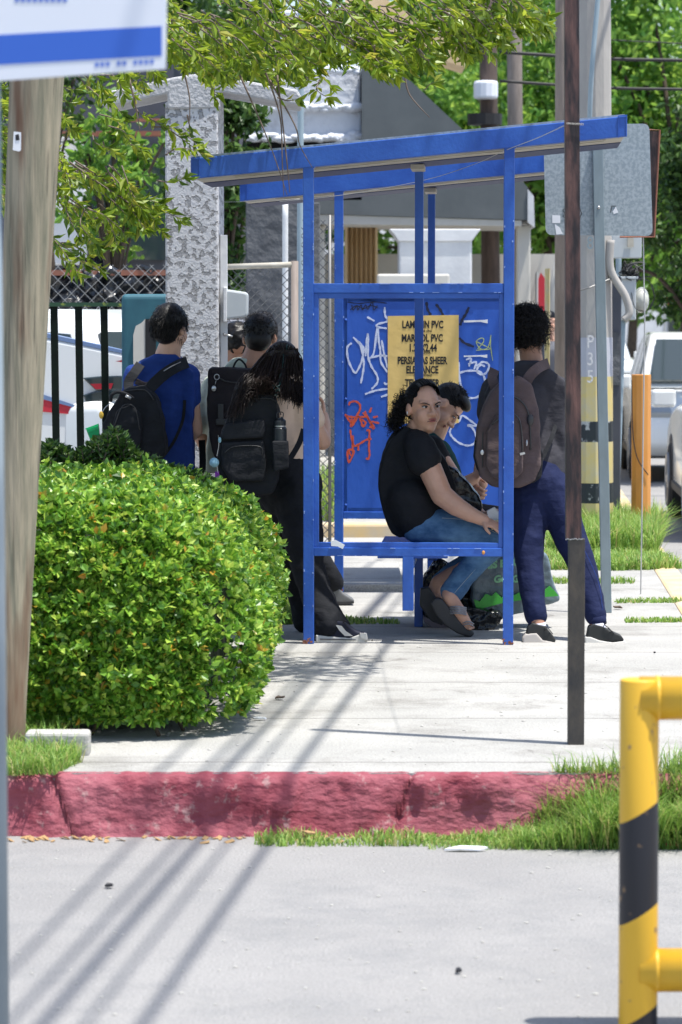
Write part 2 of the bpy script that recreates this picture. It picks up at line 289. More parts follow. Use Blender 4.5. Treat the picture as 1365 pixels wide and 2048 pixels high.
# ------------------------------------------------------------------ mesh building helpers
ORG = {}
class MB:
    def __init__(s): s.v = []; s.f = []
    def add(s, vs, fs):
        o = len(s.v); s.v += [Vector(v) for v in vs]; s.f += [tuple(i + o for i in f) for f in fs]; return s
    def obox(s, c, ax, ay, az, hx, hy, hz):
        c = Vector(c); ax, ay, az = Vector(ax).normalized(), Vector(ay).normalized(), Vector(az).normalized()
        vs = [c + ax * (hx * i) + ay * (hy * j) + az * (hz * k) for i in (-1, 1) for j in (-1, 1) for k in (-1, 1)]
        return s.add(vs, [(0, 1, 3, 2), (4, 6, 7, 5), (0, 4, 5, 1), (2, 3, 7, 6), (0, 2, 6, 4), (1, 5, 7, 3)])
    def box(s, lo, hi):
        lo, hi = Vector(lo), Vector(hi); c = (lo + hi) / 2; h = (hi - lo) / 2
        return s.obox(c, (1, 0, 0), (0, 1, 0), (0, 0, 1), h.x, h.y, h.z)
    def pbox(s, x0, y0, x1, y1, d, depth):
        a, b = P(x0, y1, d), P(x1, y0, d); return s.box((a.x, d, a.z), (b.x, d + depth, b.z))
    def prism(s, pts, off):
        n = len(pts); pts = [Vector(p) for p in pts]; off = Vector(off)
        vs = pts + [p + off for p in pts]
        nrm = Vector((0, 0, 0))
        for i in range(n): nrm += pts[i].cross(pts[(i + 1) % n])
        flip = nrm.dot(off) > 0
        f = [tuple(range(n)), tuple(range(2 * n - 1, n - 1, -1))] + [(i, i + n, (i + 1) % n + n, (i + 1) % n) for i in range(n)]
        if flip: f = [tuple(reversed(q)) for q in f]
        return s.add(vs, f)
    def pprism(s, pxs, d, depth): return s.prism([P(x, y, d) for x, y in pxs], (0, depth, 0))
    def tube(s, pts, rad, n=10, caps=True, flat=None):
        pts = [Vector(p) for p in pts]; N = len(pts)
        rad = [rad] * N if not hasattr(rad, '__len__') else rad
        t0 = (pts[1] - pts[0]).normalized(); ref = Vector((0, 0, 1)) if abs(t0.z) < 0.9 else Vector((1, 0, 0))
        a = t0.cross(ref).normalized(); vs = []; fs = []
        for i in range(N):
            t = (pts[min(i + 1, N - 1)] - pts[max(i - 1, 0)])
            if t.length < 1e-9: t = t0
            t.normalize(); a = (a - t * a.dot(t)).normalized(); b = t.cross(a)
            for k in range(n):
                q = 2 * math.pi * k / n; vs.append(pts[i] + (a * math.cos(q) + b * math.sin(q)) * rad[i])
        for i in range(N - 1):
            for k in range(n):
                fs.append((i * n + k, i * n + (k + 1) % n, (i + 1) * n + (k + 1) % n, (i + 1) * n + k))
        if caps: fs += [tuple(reversed(range(n))), tuple(range((N - 1) * n, N * n))]
        return s.add(vs, fs)
    def ell(s, c, r, rot=None, nu=16, nv=10):
        c = Vector(c); r = (r, r, r) if not hasattr(r, '__len__') else r; rot = rot or Matrix.Identity(3); vs = []; fs = []
        for j in range(1, nv):
            p = math.pi * j / nv
            for i in range(nu):
                q = 2 * math.pi * i / nu
                vs.append(c + rot @ Vector((r[0] * math.sin(p) * math.cos(q), r[1] * math.sin(p) * math.sin(q), r[2] * math.cos(p))))
        vs += [c + rot @ Vector((0, 0, r[2])), c - rot @ Vector((0, 0, r[2]))]; T = len(vs) - 2; B = T + 1
        for j in range(nv - 2):
            for i in range(nu): fs.append((j * nu + i, (j + 1) * nu + i, (j + 1) * nu + (i + 1) % nu, j * nu + (i + 1) % nu))
        for i in range(nu):
            fs.append((T, i, (i + 1) % nu)); o = (nv - 2) * nu; fs.append((B, o + (i + 1) % nu, o + i))
        return s.add(vs, fs)
    def chain(s, pts, rad, n=14):
        for i in range(len(pts)): s.ell(pts[i], rad[i], nu=n, nv=8)
        for i in range(len(pts) - 1): s.tube([pts[i], pts[i + 1]], [rad[i], rad[i + 1]], n)
        return s
    def build(s, name, m, parent=None, smooth=False, bevel=0.0, origin=None, seg=2):
        if origin is None:
            if parent is not None: origin = ORG[parent]
            else:
                xs = [v.x for v in s.v]; ys = [v.y for v in s.v]; zs = [v.z for v in s.v]
                origin = Vector(((min(xs) + max(xs)) / 2, (min(ys) + max(ys)) / 2, min(zs)))
        origin = Vector(origin)
        me = bpy.data.meshes.new(name); me.from_pydata([tuple(v - origin) for v in s.v], [], s.f); me.update()
        return link(name, me, m, parent, origin, smooth, bevel, seg)
def link(name, me, m, parent, origin, smooth=False, bevel=0.0, seg=2):
    o = bpy.data.objects.new(name, me); COL.objects.link(o); ORG[o] = Vector(origin)
    ms = m if isinstance(m, (list, tuple)) else [m]
    me.materials.clear()
    for q in ms: me.materials.append(MATS[q] if isinstance(q, str) else q)
    if parent is not None: o.parent = parent; o.location = Vector(origin) - ORG[parent]
    else: o.location = origin
    if smooth: me.polygons.foreach_set('use_smooth', [True] * len(me.polygons))
    if bevel:
        b = o.modifiers.new('bevel', 'BEVEL'); b.width = bevel; b.segments = seg; b.limit_method = 'ANGLE'; b.angle_limit = R(35)
    return o
def tag(o, label=None, cat=None, group=None, kind=None):
    if label: o['label'] = label
    if cat: o['category'] = cat
    if group: o['group'] = group
    if kind: o['kind'] = kind
    return o
def thing(name, loc, label, cat, group=None):
    o = bpy.data.objects.new(name, None); COL.objects.link(o); o.location = loc; o.empty_display_size = 0.1
    ORG[o] = Vector(loc); return tag(o, label, cat, group)
CL = {}
def blob(name, mb, m, parent=None, voxel=0.007, smooth=5, disp=0.0, dsize=0.07, origin=None, mid=0.5, detail=2):
    o = mb.build('tmp', m, parent, origin=origin)
    r = o.modifiers.new('r', 'REMESH'); r.mode = 'VOXEL'; r.voxel_size = voxel; r.use_smooth_shade = True
    if smooth:
        q = o.modifiers.new('s', 'SMOOTH'); q.factor = 0.5; q.iterations = smooth
    if disp:
        key = (dsize, detail)
        if key not in CL:
            t = bpy.data.textures.new('clouds', 'CLOUDS'); t.noise_scale = dsize; t.noise_depth = detail; CL[key] = t
        dm = o.modifiers.new('d', 'DISPLACE'); dm.texture = CL[key]; dm.strength = disp; dm.mid_level = mid; dm.texture_coords = 'LOCAL'
    dg = bpy.context.evaluated_depsgraph_get(); dg.update()
    me = bpy.data.meshes.new_from_object(o.evaluated_get(dg), depsgraph=dg)
    org = ORG.pop(o); old = o.data; bpy.data.objects.remove(o); bpy.data.meshes.remove(old); me.name = name
    return link(name, me, m, parent, org, True)
def mesh_np(name, V, Fq, m, parent=None, origin=(0, 0, 0), smooth=False):
    V = np.asarray(V, dtype=np.float64) - np.array(tuple(origin))
    me = bpy.data.meshes.new(name); me.from_pydata(V.tolist(), [], Fq.tolist() if hasattr(Fq, 'tolist') else Fq); me.update()
    return link(name, me, m, parent, Vector(origin), smooth)
def leaves(name, pos, dirs, L, Wd, m, parent=None, origin=(0, 0, 0), fold=0.25, curve=0.15):
    """diamond leaves with a fold: pos, dirs (n,3); L, Wd arrays"""
    n = len(pos); pos = np.asarray(pos); d = np.asarray(dirs); d = d / np.linalg.norm(d, axis=1, keepdims=True)
    r = rng.normal(size=(n, 3)); s = np.cross(d, r); s /= np.linalg.norm(s, axis=1, keepdims=True); u = np.cross(s, d)
    L = np.broadcast_to(L, n)[:, None]; Wd = np.broadcast_to(Wd, n)[:, None]
    a = pos; t = pos + d * L - u * L * curve
    m1 = pos + d * L * 0.55 ; l = m1 + s * Wd / 2 + u * Wd * fold; rr = m1 - s * Wd / 2 + u * Wd * fold
    l2 = pos + d * L * 0.25 + s * Wd * 0.36 + u * Wd * fold * .7; r2 = pos + d * L * 0.25 - s * Wd * 0.36 + u * Wd * fold * .7
    V = np.stack([a, r2, rr, t, l, l2], 1).reshape(-1, 3)
    b = (np.arange(n) * 6)[:, None]
    Fq = np.concatenate([b + np.array([[0, 1, 2, 3]]), b + np.array([[0, 3, 4, 5]])], 0)
    return mesh_np(name, V, Fq, m, parent, origin)
def blades(name, base, h, m, lean=0.5, w=0.004, origin=None, parent=None, kind='stuff'):
    base = np.asarray(base); n = len(base); h = np.broadcast_to(h, n)[:, None]
    an = rng.uniform(0, 2 * np.pi, n); dr = np.stack([np.cos(an), np.sin(an), np.zeros(n)], 1); s = np.stack([-np.sin(an), np.cos(an), np.zeros(n)], 1)
    ln = rng.uniform(0.1, 1, n)[:, None] * lean; z = np.array([0, 0, 1.0])
    p0 = base; p1 = base + h * 0.55 * z + dr * h * ln * 0.35; p2 = base + h * (1 - 0.25 * ln) * z + dr * h * ln
    V = np.stack([p0 - s * w, p0 + s * w, p1 + s * w * .8, p1 - s * w * .8, p2], 1).reshape(-1, 3)
    b = (np.arange(n) * 5)[:, None]
    Fs = (b + np.array([[0, 1, 2, 3]])).tolist() + (b + np.array([[3, 2, 4]])).tolist()
    if origin is None: origin = base.mean(0)
    o = mesh_np(name, V, Fs, m, parent, origin)
    if kind: o['kind'] = kind
    return o
def cr(pts, k=6):
    pts = [Vector(p) for p in pts]; q = [pts[0]] + pts + [pts[-1]]; out = []
    for i in range(1, len(q) - 2):
        for j in range(k):
            t = j / k; a, b, c, d = q[i - 1], q[i], q[i + 1], q[i + 2]
            out.append(0.5 * ((2 * b) + (c - a) * t + (2 * a - 5 * b + 4 * c - d) * t * t + (3 * b - a - 3 * c + d) * t ** 3))
    out.append(pts[-1]); return out
def text_mb(s, size, org, ux, uz, xs=1.0, bold=0.0, align='CENTER', depth=0.0006):
    cu = bpy.data.curves.new('t', 'FONT'); cu.body = s; cu.size = size; cu.align_x = align; cu.offset = bold; cu.extrude = depth; cu.resolution_u = 3
    o = bpy.data.objects.new('t', cu); COL.objects.link(o); dg = bpy.context.evaluated_depsgraph_get(); dg.update()
    me = bpy.data.meshes.new_from_object(o.evaluated_get(dg)); ux = Vector(ux).normalized(); uz = Vector(uz).normalized(); nn = ux.cross(uz)
    vs = [Vector(org) + ux * v.co.x * xs + uz * v.co.y + nn * v.co.z for v in me.vertices]; fs = [tuple(p.vertices) for p in me.polygons]
    bpy.data.objects.remove(o); bpy.data.curves.remove(cu); bpy.data.meshes.remove(me); return vs, fs

# ================================================================== GROUND
STZ = -0.215
kerbL = G(0, 1556).y; kY = 11.34
K0 = G(1345, 1200); KD = VA                                   # edge of the main street, along the shelter's axis
def kx(y): return K0.x + (y - K0.y) * math.tan(TH)
mb = MB(); far = 260
mb.prism([(-90, kY + 0.065, 0), (kx(kY + .065), kY + 0.065, 0), (kx(far), far, 0), (-90, far, 0)], (0, 0, -0.3))
tag(mb.build('pavement', 'pavement', origin=(0, 0, 0)), kind='structure')
mb = MB(); mb.prism([(-120, -20, STZ), (160, -20, STZ), (160, 300, STZ), (-120, 300, STZ)], (0, 0, -0.2))
tag(mb.build('street', 'asphalt', origin=(0, 0, 0)), kind='structure')
# painted rough kerb of the side street
V = []; Fq = []; nx = 520; prof = [(-0.02, -0.235), (0.0, -0.20), (0.012, -0.15), (0.02, -0.10), (0.028, -0.055), (0.034, -0.03), (0.045, -0.012), (0.06, -0.002), (0.07, 0.001), (0.075, 0.002), (0.085, 0.002)]
xs = np.linspace(-3.2, 1.56, nx)
for i, x in enumerate(xs):
    for j, (dy, z) in enumerate(prof):
        a = noise.fractal(Vector((x * 5, z * 9, 1.7)), 1.0, 2.0, 5) * 0.026
        b = noise.fractal(Vector((x * 22, z * 30, 5.1)), 1.0, 2.0, 3) * 0.012
        crack = 0.03 * max(0, 1 - abs(x - 0.22 - 0.3 * (z + .1)) / 0.012) + 0.035 * max(0, 1 - abs(x + 0.98 + 0.35 * (z + .1)) / 0.014)
        if x > 0.3 and -0.05 < z < -0.02: crack += 0.02 * max(0, noise.noise(Vector((x * 9, 0, 0))) + .35)
        k = 1.0 if j < 8 else 0.15
        V.append((x, kY + dy + (a + b) * k + crack * (j < 7), z + (b * .6 - crack * .3) * (1 if j > 5 else 0) * (0.3 if j > 8 else 1)))
for i in range(nx - 1):
    for j in range(len(prof) - 1):
        a = i * len(prof) + j; Fq.append((a, a + len(prof), a + len(prof) + 1, a + 1))
tag(mesh_np('kerb', V, Fq, 'kerb_red', origin=(0, kY, STZ), smooth=True), kind='structure')
mb = MB(); mb.prism([(kx(kY + .065), kY + .065, -.3), (kx(kY + .065) + 0.16, kY + .065, -.3), (kx(90) + 0.16, 90, -.3), (kx(90), 90, -.3)], (0, 0, 0.305))
tag(mb.build('street_kerb', 'yellow_kerb', bevel=0.02), kind='structure')
# raised slab edge and a yellow kerb behind the shelter
mb = MB(); a = G(450, 1192); mb.box((a.x - 3, a.y + .3, -0.02), (G(775, 1192).x + .1, a.y + 2.1, 0.045))
tag(mb.build('path', 'pavement', bevel=0.01, origin=(0, 0, 0)), kind='structure')
mb = MB(); y = G(700, 1075).y; mb.box((G(560, 1075).x, y, -0.02), (G(980, 1075).x, y + 0.2, 0.10))
tag(mb.build('parking_kerb', 'yellow_kerb', bevel=0.02), kind='structure')

# grass
def patch(poly_px, n, z=0.0):
    out = []; xs = [p[0] for p in poly_px]; ys = [p[1] for p in poly_px]
    def inside(x, y):
        c = False; j = len(poly_px) - 1
        for i in range(len(poly_px)):
            xi, yi = poly_px[i]; xj, yj = poly_px[j]
            if (yi > y) != (yj > y) and x < (xj - xi) * (y - yi) / (yj - yi) + xi: c = not c
            j = i
        return c
    while len(out) < n:
        x, y = rng.uniform(min(xs), max(xs)), rng.uniform(min(ys), max(ys))
        if inside(x, y): out.append(tuple(G(x, y, z)))
    return np.array(out)
def gr(name, pts, h, lean=0.6, w=0.0035):
    return blades('grass', pts, h, 'blade', lean, w)
# clump in front of the kerb on the right: a heap that climbs onto the pavement
pts = []; hs = []
for i in range(26000):
    x = rng.uniform(0.30, 1.75); k = min(1, max(0, (x - 0.50) / 0.42))
    if rng.random() > 0.16 + 0.84 * k: continue
    y = rng.uniform(11.05, 11.33 + 0.16 * k); hgt = (0.03 + 0.19 * k) * rng.uniform(.25, 1.15) * (0.65 + .7 * abs(noise.noise(Vector((x * 6, y * 6, 2)))) * 1.6)
    zb = STZ if y < kY else (STZ + 0.10 * k if y < kY + .05 else 0.0)
    if y > kY + .03:
        if rng.random() < .55 or noise.noise(Vector((x * 7, y * 7, 0))) < -.1: continue
        hgt *= rng.uniform(.15, .6)
    pts.append((x, y, zb)); hs.append(hgt)
gr('grass', np.array(pts), np.array(hs), 1.35, 0.0021)
pts = [(rng.uniform(-0.30, 0.55), rng.uniform(11.12, 11.33), STZ) for _ in range(1300)]; pts = np.array(pts)
gr('grass', pts, rng.uniform(.012, .060, len(pts)) * (0.35 + 0.65 * np.abs(np.sin(pts[:, 0] * 9))), 1.0, 0.003)
# left foot of the wooden pole
pts = patch([(10, 1470), (120, 1480), (165, 1525), (110, 1550), (10, 1553)], 3600); gr('grass', pts, rng.uniform(.02, .12, len(pts)) * (.5 + rng.random(len(pts)) * .6), 1.3, .0022)
pts = patch([(10, 1440), (110, 1450), (130, 1478), (10, 1480)], 700); gr('grass', pts, rng.uniform(.05, .24, len(pts)), 1.1, .0022)
# tall grass around the bollard and the concrete pole
pts = patch([(1085, 1118), (1150, 1065), (1330, 1062), (1310, 1110), (1365, 1138), (1240, 1142), (1100, 1140)], 12000); gr('grass', pts, rng.uniform(.06, .32, len(pts)) * (0.35 + 0.65 * (pts[:, 1] > 21.8)), 1.1, 0.0042)
pts = patch([(1105, 1160), (1270, 1162), (1270, 1168), (1105, 1168)], 500); gr('grass', pts, rng.uniform(.01, .05, len(pts)), 1, 0.004)
pts = patch([(1230, 1202), (1365, 1200), (1365, 1206), (1230, 1207)], 420); gr('grass', pts, rng.uniform(.005, .035, len(pts)), 1, 0.004)
pts = patch([(1250, 1240), (1365, 1239), (1365, 1245), (1250, 1246)], 500); gr('grass', pts, rng.uniform(.005, .03, len(pts)), 1, 0.004)
pts = patch([(560, 1180), (606, 1185), (606, 1248), (560, 1250)], 2600); gr('grass', pts, rng.uniform(.03, .12, len(pts)), 1, 0.004)
pts = patch([(628, 1232), (800, 1243), (800, 1248), (628, 1250)], 900); gr('grass', pts, rng.uniform(.005, .03, len(pts)), 1, 0.004)
pts = patch([(636, 1010), (668, 1010), (668, 1045), (636, 1040)], 900); gr('grass', pts, rng.uniform(.15, .45, len(pts)), 0.6, 0.007)
# litter
def litter(px, py, w, h, m, label, cat, z=0.0, name='paper_scrap', group=None):
    g = G(px, py, z); mb = MB(); pp = []
    for k in range(7):
        a = 2 * math.pi * k / 7; r_ = 0.5 * rng.uniform(.7, 1.1); pp.append(g + Vector((w * r_ * math.cos(a), h * 1.6 * r_ * math.sin(a), 0.004 + h * 0.35 * rng.random())))
    mb.prism(pp, (0, 0, 0.006)); return tag(mb.build(name, m), label, cat, group)
litter(218, 1777, 0.035, 0.02, 'ink', 'small black scrap lying on the grey street below the kerb', 'scrap', STZ, 'scrap')
litter(918, 1948, 0.02, 0.02, 'ink', 'tiny dark pebble lying on the street left of the striped barrier', 'pebble', STZ, 'pebble')
litter(1352, 1697, 0.09, 0.03, 'red_paint', 'red and white wrapper in the gutter at the right edge', 'wrapper', STZ, 'wrapper')
litter(930, 1703, 0.15, 0.022, 'paper_white', 'flattened clear plastic bottle in the gutter under the grass', 'plastic bottle', STZ, 'plastic_bottle')
litter(620, 1672, 0.06, 0.03, 'dry_leaf', 'dry tan leaf lying on the short grass by the red kerb', 'leaf', STZ + 0.02, 'dry_leaf')
litter(742, 1166, 0.07, 0.04, 'box_grey', 'crumpled pale blue paper on the pavement behind the first shelter', 'paper')
litter(1236, 1219, 0.05, 0.03, 'bark', 'dark clod on the pavement just right of the galvanised post', 'clod', name='clod')
litter(745, 1284, 0.010, 0.01, 'ink', 'small dark pebble in the shade by the canvas sneaker', 'pebble', name='pebble')
litter(560, 1400, 0.05, 0.03, 'bark', 'brown leaf bits lying beside the clipped hedge', 'leaf', name='dry_leaf')
litter(520, 1441, 0.06, 0.02, 'paper_white', 'white paper scrap on the pavement near the hedge corner', 'paper')
litter(1310, 1308, 0.012, 0.01, 'ink', 'black speck of litter right of the standing student', 'scrap', name='scrap')
mb = MB(); 
for _ in range(160):
    x = rng.uniform(-1.15, 1.2); g = Vector((x, kY - 0.03 - abs(rng.normal()) * 0.05, STZ)); a = rng.uniform(0, 3); r_ = rng.uniform(.004, .02)
    mb.obox(g + Vector((0, 0, .004)), (math.cos(a), math.sin(a), .2), (-math.sin(a), math.cos(a), .3), (0, -.3, 1), r_, r_ * .5, .0015)
tag(mb.build('debris', 'dry_leaf', origin=(0, kY, STZ)), kind='stuff')
mb = MB()
for _ in range(420):
    px, py = rng.uniform(20, 1330), rng.uniform(1290, 2040); g = G(px, py); g = G(px, py, STZ) if g.y < kY + .1 else g
    if abs(g.y - kY) < .12: continue
    r_ = rng.uniform(.0015, .006); mb.ell(g + Vector((0, 0, r_ * .3)), (r_ * 1.4, r_, r_ * .7), nu=6, nv=4)
tag(mb.build('gravel', 'block', origin=(0, kY, 0)), kind='stuff')

# ================================================================== BUS SHELTERS
B0 = G(607, 1288); B0.z = 0; SH = (P(607, 1288, B0.y) - P(608, 1288, B0.y)).length
m_px = B0.y / F
def SP(u, v, z, off): return B0 + UA * u + VA * (v + off) + ZA * z
def zpx(py): return P(617, py, B0.y).z
def upx(px): return (px - 607) * m_px
def sbox(mb, u0, u1, v0, v1, z0, z1, off):
    c = SP((u0 + u1) / 2, (v0 + v1) / 2, (z0 + z1) / 2, off)
    return mb.obox(c, UA, VA, ZA, abs(u1 - u0) / 2, abs(v1 - v0) / 2, abs(z1 - z0) / 2)
RS = -(240 - 322) / (1250 - 383)
def shelter(off, label, panel):
    t = thing('bus_shelter', SP(0.5, 0.5, 0, off), label, 'bus shelter')
    rz = zpx(335)                                       # underside of beam above the left post
    def roofz(u): return rz + (u - upx(617)) * RS
    w = 0.052
    for (x0, x1) in ((607, 628), (1007, 1028)):
        mb = MB(); u0, u1 = upx(x0), upx(x1); zt = roofz((u0 + u1) / 2)
        sbox(mb, u0, u1, 0, w, 0, zt + 0.004, off)
        sbox(mb, u0 - .006, u1 + .006, -0.002, w + .002, zt - 0.002, zt + 0.012, off)
        p = mb.build('post', 'blue_paint', t, bevel=0.003)
    mb = MB(); sbox(mb, upx(820), upx(838), 0.92, 0.965, 0, roofz(upx(829)) - .01, off); mb.build('post', 'blue_paint', t, bevel=0.003)
    mb = MB(); sbox(mb, upx(628), upx(1007), 0.004, w - .004, zpx(586), zpx(567), off); mb.build('rail', 'blue_paint', t, bevel=0.003)
    mb = MB(); sbox(mb, upx(628), upx(1007), 0.004, w - .004, zpx(1112), zpx(1095), off); mb.build('rail', 'blue_paint', t, bevel=0.003)
    mb = MB()
    sbox(mb, upx(628), upx(638), 0.012, w - .01, zpx(1095), zpx(586), off); sbox(mb, upx(998), upx(1007), 0.012, w - .01, zpx(1095), zpx(586), off)
    sbox(mb, upx(638), upx(998), 0.012, w - .01, zpx(597), zpx(586), off); sbox(mb, upx(638), upx(998), 0.012, w - .01, zpx(1095), zpx(1085), off)
    mb.build('inner_frame', 'blue_paint', t, bevel=0.002)
    if not panel:
        mb = MB(); sbox(mb, upx(806), upx(828), 0.004, w + .03, zpx(1221), zpx(1112), off); mb.build('bracket', 'blue_paint', t, bevel=0.003)
    # roof
    ua, ub = upx(383), upx(1250); D = 1.12; hb = 0.098; th = 0.045
    def bar(mb, v0, v1, z0, z1, a=ua, b=ub):
        pts = [SP(a, v0, roofz(a) + z0, off), SP(b, v0, roofz(b) + z0, off), SP(b, v0, roofz(b) + z1, off), SP(a, v0, roofz(a) + z1, off)]
        mb.prism(pts, VA * (v1 - v0))
    mb = MB(); bar(mb, -0.006, 0.05, 0, hb); bar(mb, D - .05, D, 0.02, hb); bar(mb, 0.05, D - .05, 0.06, hb - .004, ua, ua + .03); bar(mb, .05, D - .05, .06, hb - .004, ub - .03, ub)
    rf = mb.build('roof_beam', 'blue_paint', t, bevel=0.004)
    mb = MB()
    for a_, s_ in ((ua, 1), (ub, -1)):                  # end boxes with the rough weld beads
        bar(mb, -0.010, -0.006, -0.003, hb + .003, a_ + s_ * .002, a_ + s_ * .005)
        bar(mb, -0.010, -0.006, -0.003, hb + .003, a_ + s_ * .040, a_ + s_ * .044)
        bar(mb, -0.012, -0.006, hb, hb + .006, a_ + s_ * .0, a_ + s_ * .045)
    mb.build('weld_bead', 'blue_paint', rf)
    mb = MB(); bar(mb, 0.05, 0.56, 0.004, 0.03, ua + .01, ub - .01)
    mb.build('ceiling_board', 'cream_board', t)
    mb = MB(); bar(mb, 0.05, 0.10, -0.004, 0.004, ua + .2, ub - .1); bar(mb, 0.22, 0.25, -0.003, 0.004, ua + .2, ub - .1); mb.build('board_batten', 'cream_board', t)
    mb = MB(); bar(mb, 0.56, D - .05, 0.0, 0.03, ua + .01, ub - .01); mb.build('ceiling_sheet', 'navy_sheet', t)
    mb = MB(); bar(mb, 0.02, D - .02, hb + .001, hb + .012, ua + .01, ub - .01); mb.build('roof_sheet', 'galvanised', t)
    mb = MB(); c = SP(upx(828), .8, roofz(upx(828)) - .015, off); mb.obox(c, UA, VA, ZA, .035, .14, .014); mb.build('bracket', 'cream_board', t, bevel=.005)
    # bench
    mb = MB(); sbox(mb, upx(752), upx(895), 0.25, 1.25, 0.405, 0.45, off)
    b = mb.build('bench_seat', 'blue_paint', t, bevel=0.004)
    mb = MB(); sbox(mb, upx(806), upx(828), 0.05, 1.2, 0.365, 0.404, off); mb.build('bench_bearer', 'blue_paint', t, bevel=0.003); mb = MB(); sbox(mb, upx(850), upx(868), 1.0, 1.18, 0.34, 0.404, off); mb.build('bench_bearer', 'blue_paint', t, bevel=0.003)
    # chips of paint
    mb = MB()
    for _ in range(46):
        u = rng.choice([upx(609), upx(627.5), upx(1008), upx(1026)]) + rng.normal() * .002; z = rng.uniform(.05, 2.2); h = rng.uniform(.002, .006)
        c = SP(u, -0.0015, z, off); mb.obox(c, UA, VA, ZA, rng.uniform(.001, .003), .0012, h)
    for _ in range(22):
        c = SP(rng.uniform(upx(632), upx(1000)), 0.0025, zpx(rng.choice([1096, 1111, 568, 585])), off); mb.obox(c, UA, VA, ZA, rng.uniform(.003, .02), .0012, .0012)
    mb.build('paint_chip', 'blue_chip', t)
    for px in (617, 1017):
        mb = MB()
        for _ in range(9):
            c = SP(upx(px) + rng.uniform(-.024, .024), -.0016, abs(rng.normal()) * .012 + .006, off); mb.obox(c, UA, VA, ZA, rng.uniform(.003, .009), .0012, rng.uniform(.002, .008))
        mb.build('rust_patch', 'rust_rail', t)
    if not panel:
        mb = MB(); mb.ell(SP(upx(968), .003, zpx(1104), off), (.008, .003, .010), nu=10, nv=6); mb.build('rust_spot', 'orange_paint', t, smooth=True)
        mb = MB(); mb.pprism([(662, 1082), (672, 1080), (690, 1090), (686, 1098), (676, 1093), (663, 1092)], SP(upx(675), 0, 0, off).y - .006, .006); tag(mb.build('glue_remnant', 'paper_white', t))
    return t, roofz
shA, roofzA = shelter(0.0, 'near blue metal bus shelter with an open end frame and people waiting at its bench', False)
OFF = 3.0
shB, roofzB = shelter(OFF, 'farther blue metal bus shelter whose end frame is closed by a graffiti covered sheet', True)
dB = SP(0, 0, 0, OFF).y
# sheet on the far frame
def BP(px, py, lift=0.0):
    """point of the far sheet's front plane seen at this pixel"""
    n = -VA; p0 = SP(0, 0.012, 0, OFF) + n * lift; r = ray(px, py); return C0 + r * ((p0 - C0).dot(n) / r.dot(n))
mb = MB(); a = [BP(686, 1032), BP(1010, 1032), BP(1010, 594), BP(686, 594)]; mb.prism(a, VA * 0.006); pan = mb.build('side_sheet', 'panel_blue', shB)
mb = MB()
for px, py in ((692, 798), (692, 1010), (692, 640)):
    mb.ell(BP(px, py, .002), (.008, .005, .008), nu=8, nv=6)
mb.build('rivet', 'blue_paint', pan, smooth=True)
def ribbon(mb, pxs, w, smooth=True, lift=0.0022):
    pts = [BP(x, y, lift) for x, y in pxs]
    if smooth: pts = cr(pts, 5)
    n = -VA; hw = w * dB / F / 2; L = []; Rr = []
    for i, p in enumerate(pts):
        t = (pts[min(i + 1, len(pts) - 1)] - pts[max(i - 1, 0)]).normalized(); s = t.cross(n).normalized()
        k = hw * (1 + 0.25 * math.sin(i * 1.7 + pxs[0][0])) * (0.75 if i in (0, len(pts) - 1) else 1); L.append(p + s * k); Rr.append(p - s * k)
    N = len(pts); vs = L + Rr + [q - n * .0012 for q in L + Rr]
    fs = [(i, i + 1, N + i + 1, N + i) for i in range(N - 1)] + [(2 * N + i, 3 * N + i, 3 * N + i + 1, 2 * N + i + 1) for i in range(N - 1)]
    fs += [(i, 2 * N + i, 2 * N + i + 1, i + 1) for i in range(N - 1)] + [(N + i, N + i + 1, 3 * N + i + 1, 3 * N + i) for i in range(N - 1)]
    mb.add(vs, fs)
def c6(x, y): return (660 + x / 3.4125, 560 + y / 3.4125)     # measured in an enlarged view
def strokes(lst, w, m):
    mb = MB()
    for s in lst: ribbon(mb, [c6(*q) for q in s], w)
    return mb.build('graffiti', m, pan)
strokes([[(375, 185), (378, 240), (395, 280), (330, 300), (325, 320), (390, 330)], [(255, 252), (305, 280)],
    [(160, 390), (210, 450), (232, 560), (225, 640), (212, 705)], [(245, 520), (250, 440), (260, 365), (262, 420), (262, 520), (285, 590), (322, 650), (325, 700), (285, 745)],
    [(150, 430), (120, 460), (125, 540), (160, 620), (182, 628), (215, 560), (232, 470), (195, 420)],
    [(262, 540), (300, 500), (325, 320), (335, 420), (345, 480), (350, 560), (395, 630)], [(290, 530), (345, 515), (395, 520)],
    [(355, 410), (370, 500), (395, 600)], [(370, 700), (385, 712), (398, 705)], [(240, 780), (310, 755), (400, 742)], [(350, 798), (400, 780)],
    [(880, 560), (890, 700), (930, 780)], [(870, 640), (940, 620), (1030, 630), (1060, 700), (1020, 790), (950, 805), (890, 780), (870, 740)],
    [(930, 545), (965, 535), (950, 590)], [(945, 575), (1000, 560), (985, 610)], [(1005, 590), (1040, 560), (1080, 570), (1085, 600), (1060, 640), (1020, 640), (1005, 610), (1030, 580), (1060, 590)],
    [(835, 990), (885, 960), (905, 925), (960, 960), (1000, 995), (940, 990), (975, 1010), (1000, 1070), (985, 1115), (940, 1130), (880, 1110), (835, 1070), (820, 1035), (835, 1000)]], 3.9, 'chalk_white')
